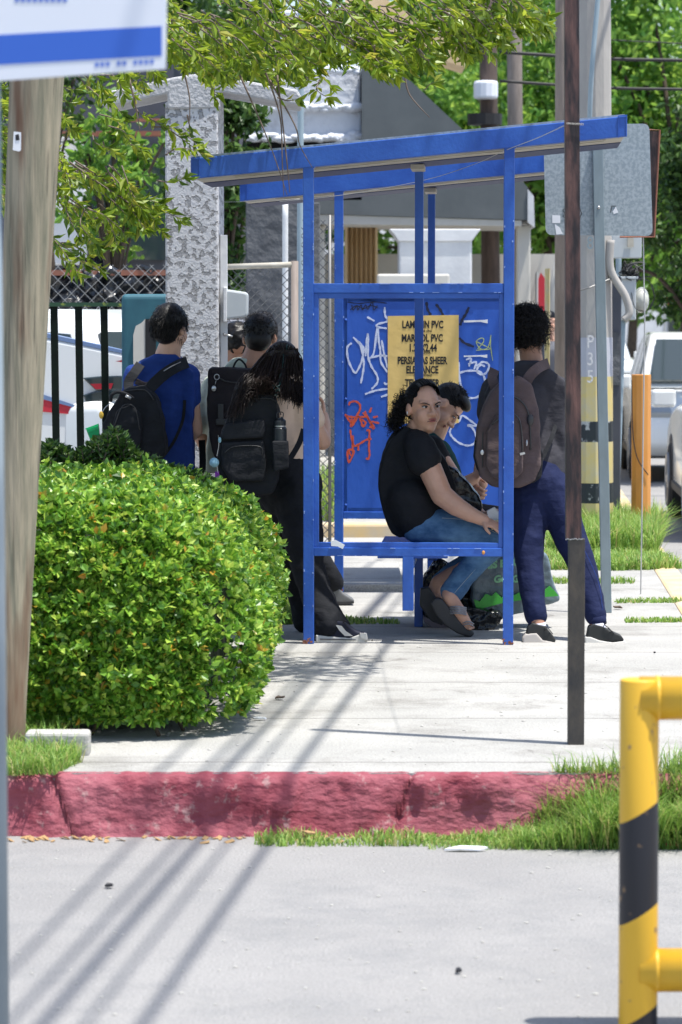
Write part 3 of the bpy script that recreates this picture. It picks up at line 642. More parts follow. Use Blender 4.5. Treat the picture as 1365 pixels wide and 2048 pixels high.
strokes([[(130, 855), (140, 835), (175, 828), (205, 850), (205, 890), (180, 930), (150, 975), (120, 940), (105, 915)], [(105, 925), (150, 935), (200, 935), (245, 935)],
    [(150, 945), (145, 1000), (170, 970), (195, 930), (215, 965), (225, 1000), (245, 975), (215, 950)], [(225, 905), (265, 950), (300, 1020)], [(240, 895), (270, 960), (305, 1010), (270, 1000)],
    [(285, 870), (272, 905)], [(295, 938), (328, 930)], [(285, 965), (338, 978)], [(140, 1020), (145, 1060), (165, 1130), (200, 1120), (250, 1090), (285, 1085)],
    [(250, 1030), (270, 1025), (270, 1080), (268, 1150), (272, 1190), (262, 1222), (248, 1215)], [(160, 1060), (155, 1180)], [(195, 1125), (195, 1165)], [(120, 1160), (165, 1165), (130, 1245), (122, 1165), (145, 1200)]], 3.9, 'spray_orange')
strokes([[(660, 150), (668, 200), (690, 240)], [(725, 165), (755, 205), (775, 245)], [(950, 185), (930, 230), (905, 270), (890, 310)], [(885, 395), (920, 430), (985, 455)]], 5.0, 'marker_dark')
strokes([[(120, 150), (200, 160), (300, 150), (390, 158)], [(150, 170), (160, 205), (185, 175), (190, 205), (215, 170), (222, 205), (245, 170), (260, 200), (290, 150), (300, 205), (325, 175)], [(140, 205), (180, 175), (230, 195), (280, 175), (330, 190)]], 1.8, 'marker_dark')
strokes([[(1000, 420), (1040, 440), (1095, 470), (1040, 475), (1000, 480)], [(1010, 470), (1050, 420), (1040, 395), (1000, 420), (1030, 470), (1080, 460), (1100, 375)], [(1100, 375), (1098, 450), (1112, 550)]], 1.6, 'marker_yellow')
mb = MB()
for (x0, y0, x1, y1) in ((915, 268, 1078, 292), (915, 508, 1075, 528)):
    a = [c6(x0, y0 + 8), c6(x1 - 20, y0 + 4), c6(x1, y0), c6(x1, y1 + 4), c6(x1 - 50, y1 - 6), c6(x0, y1 - 2)]; mb.prism([BP(*q, .002) for q in a], VA * .001)
mb.build('tape_residue', 'paper_white', pan)
# poster
pos = thing('poster', BP(847, 849), 'yellow paper advertising poster with bold black capitals pasted on the blue sheet', 'poster')
mb = MB(); a = [BP(776, 847, .004), BP(918, 846, .004), BP(918, 630, .004), BP(776, 632, .004)]; mb.prism(a, VA * .0015); mb.build('sheet', 'yellow_paper', pos)
mb = MB(); nB = -VA
for s, py, size, xs, cx in (('LAMBRIN PVC', 656, 0.060, .64, 846), ('MARMOL PVC', 683, 0.060, .64, 845), ('1.22X2.44', 702.5, 0.060, .66, 846), ('PERSIANAS SHEER', 728, 0.060, .60, 845), ('ELEGANCE', 746.5, 0.060, .64, 845), ('TELA SHEER', 773, 0.060, .62, 845)):
    vs, fs = text_mb(s, size, BP(cx, py, .005), UA, ZA, xs, 0.0019); mb.add(vs, fs)
for s, py, cx in (('M2: $186 +IVA', 664, 847), ('$520 M2+IVA', 707.5, 846), ('DESDE $370m2', 752.5, 846)):
    vs, fs = text_mb(s, 0.017, BP(cx, py, .005), UA, ZA, .95, 0.0003); mb.add(vs, fs)
mb.build('lettering', 'ink', pos)

# ================================================================== POLES, SIGNS, BARRIER
def px_tube(mb, pts, n=16):                                  # (px, py, halfwidth_px, d)
    mb.tube([P(x, y, d) for x, y, r, d in pts], [r * d / F for x, y, r, d in pts], n)
# weathered wooden pole
b = G(12, 1500); d = b.y
t = thing('utility_pole', b, 'weathered wooden utility pole leaning over the clipped hedge', 'utility pole')
mb = MB(); pp = [(10, 1500, 42), (12, 1400, 42), (31, 1000, 45), (51, 600, 48), (74, 160, 54), (84, -60, 55), (150, -1500, 52), (200, -2600, 48)]
ptsw = cr([P(x, y, d) for x, y, r in pp], 6); rw = np.interp(np.linspace(0, len(pp) - 1, len(ptsw)), range(len(pp)), [r * d / F for _, _, r in pp])
mb.tube(ptsw, list(rw), 28); mb.build('pole', 'weathered_wood', t, smooth=True, origin=b)
mb = MB(); mb.pprism([(28, 263), (46, 265), (44, 300), (38, 303), (26, 300)], d - .088, .002); mb.build('sticker', 'paper_white', t)
mb = MB(); mb.pprism([(31, 270), (38, 268), (40, 280), (32, 281)], d - .0895, .001); mb.build('sticker_print', 'ink', t)
# foreground pole + street sign
d = 7.0; x0 = P(-12, 1000, d).x
t = thing('sign_post', (x0, d, STZ), 'blurred grey blue post at the left edge carrying a white and blue sign', 'sign post')
mb = MB(); mb.tube([(x0, d, STZ), (x0 - .01, d, 2.6)], 0.028, 20); mb.build('post', 'pole_grey_blue', t, smooth=True)
mb = MB(); mb.prism([P(-420, 192, 6.95), P(332, 138, 6.95), P(338, -230, 6.95), P(-420, -230, 6.95)], (0, .004, 0)); pl = mb.build('sign_plate', 'sign_white', t, bevel=.001)
mb = MB(); mb.prism([P(-412, 152, 6.949), P(324, 112, 6.949), P(324, 52, 6.949), P(-412, 92, 6.949)], (0, .001, 0)); mb.build('blue_band', 'sign_blue', pl)
mb = MB()
for k, (x, y) in enumerate([(190 + 11 * i, 134 - .6 * i) for i in range(11)]):
    if k in (3, 6): continue
    mb.prism([P(x, y, 6.949), P(x + 7, y, 6.949), P(x + 8, y - 9, 6.949), P(x + 1, y - 9, 6.949)], (0, .001, 0))
for i in range(9): mb.prism([P(30 + 12 * i, 4, 6.949), P(38 + 12 * i, 4, 6.949), P(39 + 12 * i, -14, 6.949), P(31 + 12 * i, -14, 6.949)], (0, .001, 0))
mb.build('small_print', 'sign_blue', pl)
# rusty square pole
b = G(1152, 1490); d = b.y; s = d / F
t = thing('rusty_pole', b, 'tall square pole of peeling rusty paint with a thicker black steel foot', 'pole')
mb = MB(); a = P(1136, 1075, d); c = P(1169, 1490, d); mb.box((P(1137, 1490, d).x, d, 0), (c.x, d + .06, P(1150, 1078, d).z)); mb.build('foot_sleeve', 'black_steel', t, bevel=.002)
mb = MB(); x0, x1 = P(1133, 1078, d).x, P(1164, 1078, d).x; z0 = P(1150, 1078, d).z; tx0, tx1 = P(1130, 0, d).x, P(1159, 0, d).x
zt = P(1150, 0, d).z
def lerp(z, a, b_): return a + (b_ - a) * (z - z0) / (zt - z0)
zz = 3.6; vs = [(x0, d + .003, z0), (x1, d + .003, z0), (x1, d + .055, z0), (x0, d + .055, z0)] + [(lerp(zz, x0, tx0), d + .003, zz), (lerp(zz, x1, tx1), d + .003, zz), (lerp(zz, x1, tx1), d + .055, zz), (lerp(zz, x0, tx0), d + .055, zz)]
mb.add(vs, [(3, 2, 1, 0), (4, 5, 6, 7), (0, 1, 5, 4), (1, 2, 6, 5), (2, 3, 7, 6), (3, 0, 4, 7)]); mb.build('shaft', 'rust_paint', t, bevel=.002)
mb = MB(); 
for k in range(12): mb.ell((x0 + (x1 - x0) * k / 11, d - .001, z0 + rng.normal() * .001), (.003, .002, .002), nu=6, nv=4)
mb.build('weld', 'metal_light', t)
mb = MB(); z1 = P(1150, 248, d).z; mb.tube([(x0 - .006, d - .003, z1), (x1 + .0, d - .004, z1 - .004)], .0012, 5); mb.tube([(x0 - .006, d - .003, z1 + .003), (x1 + .0, d - .004, z1)], .0012, 5); mb.build('tie_wire', 'wire', t)
# wires tied from the pole over the shelter
def wire(pts, r, m, label, cat='wire', name='tie_line', k=8):
    mb = MB(); mb.tube(cr(pts, k), r, 5); return tag(mb.build(name, m, smooth=True), label, cat)
wire([P(1131, 250, 12.2), P(1075, 276, 13.6), P(1013, 300, 15.98), P(950, 328, 16.6), P(850, 360, 17.2), P(700, 388, 17.6), P(560, 403, 18.1)], .0016, 'wire_light', 'thin pale wire strung from the rusty pole to the roof of the near shelter')
wire([P(330, 398, 18.3), P(450, 404, 18.2), P(600, 398, 18.0)], .0014, 'wire_light', 'slack pale line running from the stucco pillar behind the near shelter')
wire([P(130, 345, 15.6), P(200, 385, 15.7), P(270, 390, 16.2), P(336, 400, 17.9)], .0014, 'wire_light', 'slack pale line hanging among the leaves left of the stucco pillar')
# galvanised post with sign (seen from behind)
b = G(1214, 1226); d = b.y; 
t = thing('traffic_sign', b, 'square traffic sign seen from its galvanised back on a slim leaning post', 'traffic sign')
mb = MB(); top = P(1196, 285, d); n0 = Vector((1, 0, 0)); ax = (top - b)
hw = .0275
def slab(mb, a, c, hwx, y0, y1): mb.add([(a.x - hwx, y0, a.z), (a.x + hwx, y0, a.z), (a.x + hwx, y1, a.z), (a.x - hwx, y1, a.z), (c.x - hwx, y0, c.z), (c.x + hwx, y0, c.z), (c.x + hwx, y1, c.z), (c.x - hwx, y1, c.z)], [(3, 2, 1, 0), (4, 5, 6, 7), (0, 1, 5, 4), (1, 2, 6, 5), (2, 3, 7, 6), (3, 0, 4, 7)])
slab(mb, b, top, hw, d, d + .03); mb.build('post', 'galvanised_post', t, bevel=.003)
mb = MB(); q = []; corners = [(1092, 470), (1310, 472), (1300, 246), (1087, 292)]
def rounded(cs, r, k=4):
    out = []; n = len(cs); cs = [Vector((c[0], c[1], 0)) for c in cs]
    for i in range(n):
        p, a_, b_ = cs[i], cs[i - 1], cs[(i + 1) % n]; u_ = (a_ - p).normalized(); w_ = (b_ - p).normalized()
        for j in range(k + 1):
            s_ = j / k; out.append(tuple((p + u_ * r * (1 - s_) ** 2 + w_ * r * s_ ** 2)[:2]))
    return out
mb.pprism(rounded([(1092, 470), (1306, 472), (1299, 247), (1087, 250)], 14), d + .034, .003); pl = mb.build('sign_plate', 'galvanised', t)
mb = MB(); mb.ell(P(1198, 415, d - .001), (.009, .006, .009), nu=10, nv=6); mb.build('bolt', 'metal_light', t, smooth=True)
mb = MB(); mb.pprism([(1105, 430), (1121, 431), (1121, 446), (1105, 446)], d + .0325, .001); mb.pprism([(1110, 448), (1120, 455), (1126, 468), (1113, 469)], d + .0325, .001); mb.pprism([(1226, 423), (1232, 413), (1237, 425), (1228, 428)], d + .0325, .001); mb.build('label_residue', 'paper_white', pl)
mb = MB(); 
for i, ln in enumerate([[(1132, 415), (1126, 420), (1131, 428), (1126, 432), (1132, 437)], [(1160, 417), (1164, 427), (1160, 436)], [(1222, 425), (1224, 412), (1232, 412)]]):
    mb.tube([P(x, y, d + .032) for x, y in ln], .0018, 5)
mb.build('scribble', 'ink', pl)
# rusty sign frame behind it
d2 = 18.9; b2 = P(1283, 1000, d2); b2.z = 0
t = thing('rusty_sign', b2, 'rust edged sign plate just behind the galvanised one, on a thin pipe', 'sign')
mb = MB(); mb.prism([P(1240, 472, d2), P(1308, 474, d2 + .02), P(1320, 262, d2 + .02), P(1240, 262, d2)], (0, .012, 0)); pl = mb.build('sign_plate', 'rust_paint', t)
mb = MB(); mb.tube([P(1240, 474, d2 - .002), P(1309, 474, d2), P(1320, 260, d2), P(1290, 259, d2 - .002)], .006, 6); mb.build('rim', 'rust_rail', t)
mb = MB(); mb.tube([b2, P(1290, 640, d2 + .03), P(1283, 262, d2 + .03)], [.004, .004, .004], 8); mb.build('pipe', 'wire_light', t)
# conc pole
b = G(1183, 1078); d = b.y
t = thing('concrete_pole', b, 'thick concrete utility pole with yellow and black bands behind the galvanised post', 'utility pole')
def cx(y): return 1189
def cw(y): return 38 - (1078 - y) * 5 / 1078
def seg(mb, y0, y1, k=1.0): mb.tube([P(cx(y0), y0, d), P(cx(y1), y1, d)], [cw(y0) * k * d / F, cw(y1) * k * d / F], 12)
mb = MB(); seg(mb, 1078, -1800); sh = mb.build('pole', 'concrete_pole', t, origin=b)
for (ya, yb, mm) in ((1078, 1005, 'band_yellow'), (1005, 965, 'band_black'), (965, 883, 'band_yellow'), (883, 842, 'band_black'), (842, 753, 'band_yellow'), (753, 675, 'band_lilac')):
    mb = MB(); seg(mb, ya, yb, 1.015); o = mb.build('paint_band', mm, t)
for s_, py in (('8', 498), ('P', 695), ('3', 730), ('5', 765)):
    mb = MB(); vs, fs = text_mb(s_, 0.13, P(1181, py, d - .155), (1, 0, 0), (0, 0, 1), .8, .001); mb.add(vs, fs); mb.build('number', 'galvanised_post' if s_ == '8' else 'stucco_dirty', t)
mb = MB(); mb.tube([P(1135, 588, d - .17), P(1180, 575, d - .18), P(1226, 556, d - .1)], .006, 6); mb.build('strap', 'wire', t)
# conduits / pipes beside it
def pipe(pts, label, m='pipe_blue_grey', name='conduit', cat='pipe', k=6):
    mb = MB(); q = [P(x, y, dd) for x, y, r, dd in pts]; cp = cr(q, k); rr = np.interp(np.linspace(0, len(q) - 1, len(cp)), range(len(q)), [r * dd / F for x, y, r, dd in pts])
    mb.tube(cp, list(rr), 10); return tag(mb.build(name, m, smooth=True), label, cat)
pipe([(1178, 300, 5, 23.5), (1183, 160, 5, 23.4), (1196, 0, 5, 23.4), (1210, -180, 5, 23.4)], 'slanting grey blue pipe strapped to the front of the concrete pole')
pipe([(1222, 480, 8, 23.6), (1222, 540, 8, 23.6), (1250, 590, 8, 23.6), (1259, 625, 8, 23.6), (1248, 640, 8, 23.6)], 'curved flexible grey tube dropping from the concrete pole to the meter box', 'concrete_pole', 'flexible_tube')
b = G(1232, 1052); dd = b.y
pipe([(1237, 470, 6, dd), (1238, 560, 6, dd)], 'short grey pipe above the meter box')
pipe([(1247, 640, 5, dd), (1240, 850, 5, dd), (1233, 1052, 5, dd)], 'slim grey pipe running from the meter box down into the grass')
t = thing('meter_box', P(1255, 642, dd), 'grey blue electric meter box with tangled wires on top beside the concrete pole', 'meter box')
mb = MB(); mb.pbox(1240, 557, 1273, 640, dd - .1, .25); mb.build('case', 'box_grey', t, bevel=.008)
mb = MB(); mb.pbox(1236, 553, 1277, 558, dd - .12, .3); mb.build('lid', 'box_grey', t, bevel=.004)
mb = MB(); mb.ell(P(1283, 600, dd), (.06, .09, .10)); mb.build('meter_glass', 'glassy_white', t, smooth=True)
mb = MB()
for k in range(16):
    c = Vector(P(1258, 545, dd)); pp = [c + Vector(rng.normal(size=3) * (.055, .05, .045)) for _ in range(5)]; mb.tube(cr(pp, 4), .005, 5)
for k in range(4):
    c = Vector(P(1285, 590, dd - .05)); pp = [c + Vector((.09 * math.cos(a + k), -.02 * k, .13 * math.sin(a + k))) for a in (0, 1, 2, 3, 4)]; mb.tube(cr(pp, 4), .003, 5)
mb.build('loose_wires', 'cable_black', t)
t = thing('junction_box', P(1250, 516, 24.5), 'pale blue junction box below the rust edged sign', 'junction box')
mb = MB(); mb.pbox(1224, 470, 1284, 516, 24.5, .15); mb.build('case', 'box_grey', t, bevel=.006)
mb = MB(); mb.pbox(1256, 474, 1268, 494, 24.45, .04); mb.build('hasp', 'cream_board', t)
t = thing('equipment_cabinet', G(1240, 1060), 'dark narrow cabinet standing right behind the concrete pole', 'cabinet')
mb = MB(); mb.box((P(1224, 700, 24.6).x, 24.6, .02), (P(1243, 700, 24.6).x, 24.9, P(1240, 553, 24.6).z)); mb.build('body', 'slate_wall', t, bevel=.01)
mb = MB(); mb.box((P(1226, 700, 24.6).x, 24.59, 1.1), (P(1240, 700, 24.6).x, 24.60, 1.5)); mb.build('door', 'dark_wall', t)
# olive wooden pole between rusty pole and student
b = G(1120, 1062); d = 26.0; x = P(1122, 600, d).x
t = thing('utility_pole', (x, d, 0), 'thin olive stained wooden pole half hidden behind the rusty pole', 'utility pole')
mb = MB(); mb.tube([(x, d, 0), (x - .02, d, 8.5)], [.045, .04], 12); mb.build('pole', 'grey_wood_pole', t, smooth=True)
mb = MB(); mb.tube([(x - .1, d + .1, 0), (x - .1, d + .1, 2.0)], [.022, .02], 8); mb.build('side_pipe', 'band_yellow', t)
# dark far pole with white canister, grey pole
for (px, dfar, r, m, label, box) in ((980, 40, .12, 'dark_wood_pole', 'dark far utility pole carrying a white canister above the shelter roof', True), (1032, 39, .10, 'grey_wood_pole', 'pinkish grey far utility pole right of the one with a canister', False)):
    x = P(px, 500, dfar).x; t = thing('utility_pole', (x, dfar, 0), label, 'utility pole')
    mb = MB(); mb.tube([(x + .04, dfar, 0), (x - .08, dfar, 9)], [r, r * .8], 12); mb.build('pole', m, t, smooth=True)
    if box:
        mb = MB(); mb.tube([P(972, 198, dfar - .2), P(972, 162, dfar - .2)], .15, 14); mb.build('canister', 'sign_white', t, bevel=.03)
        mb = MB(); mb.tube([P(970, 250, dfar - .2), P(970, 228, dfar - .2)], .21, 12); mb.build('collar', 'cable_black', t)
# light pole & white pipe on left
pipe([(600, 900, 6.5, 24), (601, 400, 6.5, 24), (603, 0, 6.5, 24), (604, -300, 6.5, 24)], 'slim blue grey lamp post rising behind the white ledges', name='lamp_post', cat='lamp post')
pipe([(571, 700, 6, 25), (571, 400, 6, 25)], 'short white pipe standing left of the lamp post', 'white_paint', 'drain_pipe')
# orange bollard
b = G(1282, 1078); d = b.y
t = thing('bollard', b, 'orange painted steel bollard standing in tall grass by the street', 'bollard')
mb = MB(); r_ = 20 * d / F; mb.tube([b, P(1283, 749, d)], r_, 10); mb.build('post', 'orange_paint', t, bevel=.004)
mb = MB(); mb.tube(cr([P(1264, 760, d - r_), P(1266, 860, d - r_ - .01), P(1275, 915, d - r_ - .01), P(1297, 950, d - r_ - .0)], 6), .004, 6); mb.build('loose_wire', 'cable_black', t)
# barrier
d = 8.22; s = d / F; x = P(1279, 1500, d).x; b = Vector((x, d, STZ)); zt = P(1279, 1358, d).z
t = thing('barrier', b, 'out of focus tubular barrier in yellow and black diagonal stripes', 'barrier')
mb = MB(); r_ = 39.5 * s; mb.tube([b, (x, d, zt - .0)], r_, 32); mb.build('post', 'barrier_stripes', t, smooth=False, bevel=.004, origin=b)
o_ = t.children[0]; o_.data.polygons.foreach_set('use_smooth', [True] * len(o_.data.polygons))
for yy in (1396, 1940):
    z = P(1300, yy, d).z; mb = MB(); mb.tube([(x, d, z), (x + 1.9, d, z)], 44 * s, 28); mb.ell((x + r_ * .9, d, z), (.018, 46 * s, 46 * s)); mb.build('rail', 'barrier_yellow', t, smooth=True)
mb = MB(); mb.tube([(x + 1.9, d, STZ), (x + 1.9, d, zt)], r_, 32); mb.build('post', 'barrier_stripes', t, smooth=True, origin=b + Vector((1.9, 0, 0)))

# overhead cables (their soft shadows cross the pavement and the street)
def cable(g0, g1, z, r, label):
    a, b_ = g0, g1; sx = -SUN.x / -SUN.z; sy = -SUN.y / -SUN.z
    a = Vector((a.x, a.y, 0)); b_ = Vector((b_.x, b_.y, 0)); dr = (b_ - a).normalized()
    p0 = a - dr * 14; p1 = a + dr * 52; off = Vector((sx * z, sy * z, z)); pts = []
    for i in range(25):
        q = i / 24; pp = p0.lerp(p1, q) + off; pp.z += 0.5 * ((2 * q - 1) ** 2 - 0.35); pts.append(pp)
    mb = MB(); mb.tube(pts, r, 6); tag(mb.build('overhead_cable', 'cable_black', smooth=True), label, 'cable', 'cables strung high over the pavement')
z0 = STZ
SUNK = 'black cable strung overhead along the pavement, '
cable(G(330, 2048, z0), G(755, 1300), 6.2, .017, 'thick black cable strung overhead along the pavement, rightmost of the bundle')
cable(G(215, 2048, z0), G(700, 1300), 6.6, .010, 'black cable strung overhead along the pavement, second from the right')
cable(G(130, 2048, z0), G(660, 1300), 6.9, .020, 'thick black cable strung overhead, middle of the bundle')
cable(G(60, 2048, z0), G(640, 1300), 7.2, .013, 'black cable strung overhead, second from the left of the bundle')
cable(G(-40, 2048, z0), G(560, 1300), 7.3, .012, 'black cable strung overhead, leftmost of the bundle')

# ================================================================== HEDGE
HX0, HX1 = P(40, 1400, 12.5).x - .25, -0.39; HY0, HY1 = 12.30, 15.75; HZ = 0.83
def hedge_surface(n):
    """random points with normals on a rounded box, tapering as clipped"""
    out = []; RX, RY, RZ = .60, .30, .52; rv = np.array([RX, RY, RZ])
    lo = np.array([HX0, HY0, 0.07]); hi = np.array([HX1, HY1, HZ])
    while len(out) < n:
        ax = rng.choice(6, p=[.32, .25, .24, .04, .10, .05]); p = rng.uniform(lo, hi)
        if ax == 4: p[1] = HY0 + rng.random() * .45; ax = 2
        if ax == 5: p[0] = HX1 - rng.random() * .12; ax = 0
        if ax == 0: p[1] = HY0; nn = np.array([0, -1, 0.])
        elif ax == 1: p[0] = HX1; nn = np.array([1, 0, 0.])
        elif ax == 2: p[2] = HZ; nn = np.array([0, 0, 1.])
        else: p[1] = HY1; nn = np.array([0, 1, 0.])
        q = np.clip(p, [lo[0] + 0, lo[1] + RY, -1], [hi[0] - RX, hi[1] - RY * .6, hi[2] - RZ]); dv = (p - q) / rv; L = np.linalg.norm(dv)
        if L > 1e-6:
            p = q + dv / L * rv; nn = dv / L / rv; nn /= np.linalg.norm(nn)
        # bulge, narrower at the foot
        k = 0.07 * math.sin(min(1, p[2] / .5) * math.pi / 2); wob = 0.035 * noise.noise(Vector(p * 3.1)) + 0.02 * noise.noise(Vector(p * 9))
        p = p + nn * (k + wob - 0.02)
        p[0] += 0.05 * (p[1] - HY0) / (HY1 - HY0) * 1.0
        if p[2] < .05: continue
        out.append((p, nn))
    return out
hd = thing('hedge', (-.9, 13.8, 0), 'dense clipped hedge of small glossy leaves at the kerb corner', 'hedge')
sp = hedge_surface(11500)
pos_ = []; dirs = []; Ls = []
for p, nn in sp:
    dep = abs(rng.normal()) * 0.022 + 0.06 * max(0, noise.noise(Vector((p[0] * 8, p[1] * 8, p[2] * 8))) - .05); c = p - nn * dep + nn * rng.exponential(.010); ax = nn + rng.normal(size=3) * .45 + np.array([0, 0, .35]); ax /= np.linalg.norm(ax)
    a = np.cross(ax, rng.normal(size=3)); a /= np.linalg.norm(a); b_ = np.cross(ax, a); k = rng.integers(5, 8)
    for i in range(k):
        q = 2 * math.pi * i / k + rng.normal() * .2; dd_ = (a * math.cos(q) + b_ * math.sin(q)) * .9 + ax * rng.uniform(.3, .9)
        pos_.append(c + ax * .004 * i); dirs.append(dd_); Ls.append(rng.uniform(.023, .045))
Ls = np.array(Ls)
leaves('foliage', pos_, dirs, Ls, Ls * .60, 'leaf_hedge', hd, ORG[hd], fold=.10, curve=.12)
mb = MB(); mb.prism([(HX0, HY0 + .26, .08), (HX1 - .12, HY0 + .26, .08), (HX1 - .12, HY0 + .26, .36), (HX1 - .28, HY0 + .26, .56), (HX1 - .5, HY0 + .26, .67), (HX0, HY0 + .26, .69)], (0, HY1 - HY0 - .4, 0)); blob('dark_core', mb, 'hedge_core', hd, voxel=.04, smooth=6, disp=.05, dsize=.2)  # solid core, its near-black colour stands in for shade between the leaves
mb = MB()
for _ in range(26):
    x, y = rng.uniform(HX0, HX1 - .15), rng.uniform(HY0 + .05, HY1 - .2)
    mb.tube(cr([(x, y, 0), (x + rng.normal() * .02, y, .07), (x + rng.normal() * .05, y + rng.normal() * .04, .2)], 3), .009, 6)
mb.build('stem', 'bark', hd, smooth=True)
# taller untrimmed shrub behind, the tree's shade put into its dark leaf colour
hs_ = thing('shrub', (-.95, 15.5, 0), 'loose shrub with upright shoots, shade put into its dark leaves, behind the clipped hedge', 'shrub')
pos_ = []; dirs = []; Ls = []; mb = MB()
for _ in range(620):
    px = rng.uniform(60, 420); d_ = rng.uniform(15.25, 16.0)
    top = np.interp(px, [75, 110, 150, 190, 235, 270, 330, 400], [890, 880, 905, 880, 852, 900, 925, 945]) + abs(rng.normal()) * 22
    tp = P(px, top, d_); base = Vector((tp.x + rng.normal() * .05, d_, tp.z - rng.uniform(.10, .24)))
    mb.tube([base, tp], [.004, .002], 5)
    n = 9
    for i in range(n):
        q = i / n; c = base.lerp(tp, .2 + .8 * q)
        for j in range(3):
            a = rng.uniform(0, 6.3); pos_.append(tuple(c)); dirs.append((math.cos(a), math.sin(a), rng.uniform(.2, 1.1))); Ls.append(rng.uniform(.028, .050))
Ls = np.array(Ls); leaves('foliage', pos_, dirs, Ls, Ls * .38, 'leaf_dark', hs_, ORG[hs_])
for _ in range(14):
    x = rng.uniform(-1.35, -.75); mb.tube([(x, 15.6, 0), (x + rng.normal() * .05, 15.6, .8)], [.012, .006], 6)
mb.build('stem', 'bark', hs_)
# concrete block by the hedge
b = G(115, 1512); mb = MB(); mb.box((G(50, 1512).x, b.y, -.01), (G(178, 1512).x, b.y + .12, .085)); tag(mb.build('concrete_block', 'block', bevel=.012), 'pale broken concrete block lying in the grass below the hedge', 'concrete block')

# ================================================================== TREE WHOSE BRANCHES HANG INTO THE TOP
tr = thing('tree', (-2.9, 15.6, 0), 'small leaved street tree whose branches hang over the shelter and the pillar', 'tree')
mb = MB(); mb.tube(cr([(-2.9, 15.6, 0), (-2.85, 15.6, 1.2), (-2.7, 15.6, 2.4), (-2.4, 15.6, 3.3)], 5), [.13] * 5 + [.12] * 5 + [.1] * 5 + [.09], 14)
mb.build('trunk', 'bark', tr, smooth=True)
mb = MB(); limbs = []
for k in range(9):
    yy = 15.6 + rng.uniform(-1.2, 1.1); xe = rng.uniform(-.9, 1.0); pts = [(-2.4, 15.6, 3.3), (-1.7, (15.6 + yy) / 2, 3.75), (-.8 + .3 * xe, yy, 3.75), (xe, yy - .1, 3.35 + rng.uniform(-.1, .3))]
    q = cr(pts, 6); limbs += q[6:]; mb.tube(q, list(np.linspace(.05, .008, len(q))), 7)
mb.build('limb', 'bark', tr, smooth=True)
tw = MB(); pos_ = []; dirs = []; Ls = []
def spray(x0, y0, x1, y1, d, sag=0.0, dens=1.0, tl=1.0, leafy=(0.15, 1.0)):
    a = P(x0, y0, d); b_ = P(x1, y1, d + rng.normal() * .12); mid = a.lerp(b_, .5) + Vector((rng.normal() * .02, rng.normal() * .05, rng.normal() * .02 + sag))
    q = cr([a, mid, b_], 7); tw.tube(q, list(np.linspace(.0042, .0014, len(q))), 4)
    L = (b_ - a).length; n = max(4, int(L / .017 * dens))
    for i in range(n):
        s_ = leafy[0] + (leafy[1] - leafy[0]) * (i + rng.random()) / n; f = s_ * (len(q) - 1); j = min(int(f), len(q) - 2); c = q[j].lerp(q[j + 1], f - j)
        t_ = (q[j + 1] - q[j]).normalized(); off = Vector(rng.normal(size=3)); off = (off - t_ * off.dot(t_)).normalized()
        pos_.append(tuple(c)); dirs.append(tuple(t_ * .8 + off * .8 + Vector((0, 0, -.15)))); Ls.append(rng.uniform(.042, .082) * tl)
    for i in range(5):
        off = Vector(rng.normal(size=3)).normalized(); pos_.append(tuple(b_)); dirs.append(tuple((b_ - mid).normalized() + off * .7)); Ls.append(rng.uniform(.04, .075) * tl)
low = lambda x: np.interp(x, [320, 360, 430, 500, 560, 620, 660, 720, 780, 840, 900, 950, 1000, 1060, 1110], [120, 130, 165, 140, 170, 150, 125, 125, 155, 150, 130, 110, 105, 90, 70])
for _ in range(400):
    x = rng.uniform(325, 1100); w_ = 1.0 if x < 760 else (.72 if x < 1000 else .5)
    if rng.random() > w_: continue
    y = low(x) - abs(rng.normal()) * 60 - 5 + 10 * rng.random()
    if y < -130: continue
    d_ = rng.uniform(14.2, 16.4) if x < 700 else rng.uniform(14.0, 15.0); L = rng.uniform(45, 110); a = rng.normal() * .6 - .25
    spray(x - L * math.sin(a) * -1 if False else x - L * .75, y - L * .55 - 10, x, y, d_, .015)
# left mass behind the wooden pole
for _ in range(36):
    x = rng.uniform(100, 325); y = rng.uniform(150, 345) - (x - 100) * .05; L = rng.uniform(45, 100); spray(x - L * .6, y - L * .5, x, y, rng.uniform(15.2, 16.4), .01)
for _ in range(46):
    x = rng.uniform(0, 30); y = rng.uniform(160, 420); spray(x - 60, y - 40, x, y, rng.uniform(16, 17))
for (x0, y0, x1, y1, n) in ((150, 330, 300, 440, 9), (120, 380, 190, 470, 6), (230, 340, 300, 430, 6), (330, 320, 385, 318, 1), (180, 420, 230, 480, 5), (100, 480, 170, 530, 5), (300, 250, 390, 300, 2), (330, 360, 370, 365, 1), (110, 330, 150, 370, 5)):
    for _ in range(n): spray(x0 + rng.normal() * 12, y0 + rng.normal() * 12, x1 + rng.normal() * 18, y1 + rng.normal() * 18, rng.uniform(15.2, 16), .01, 1.0)
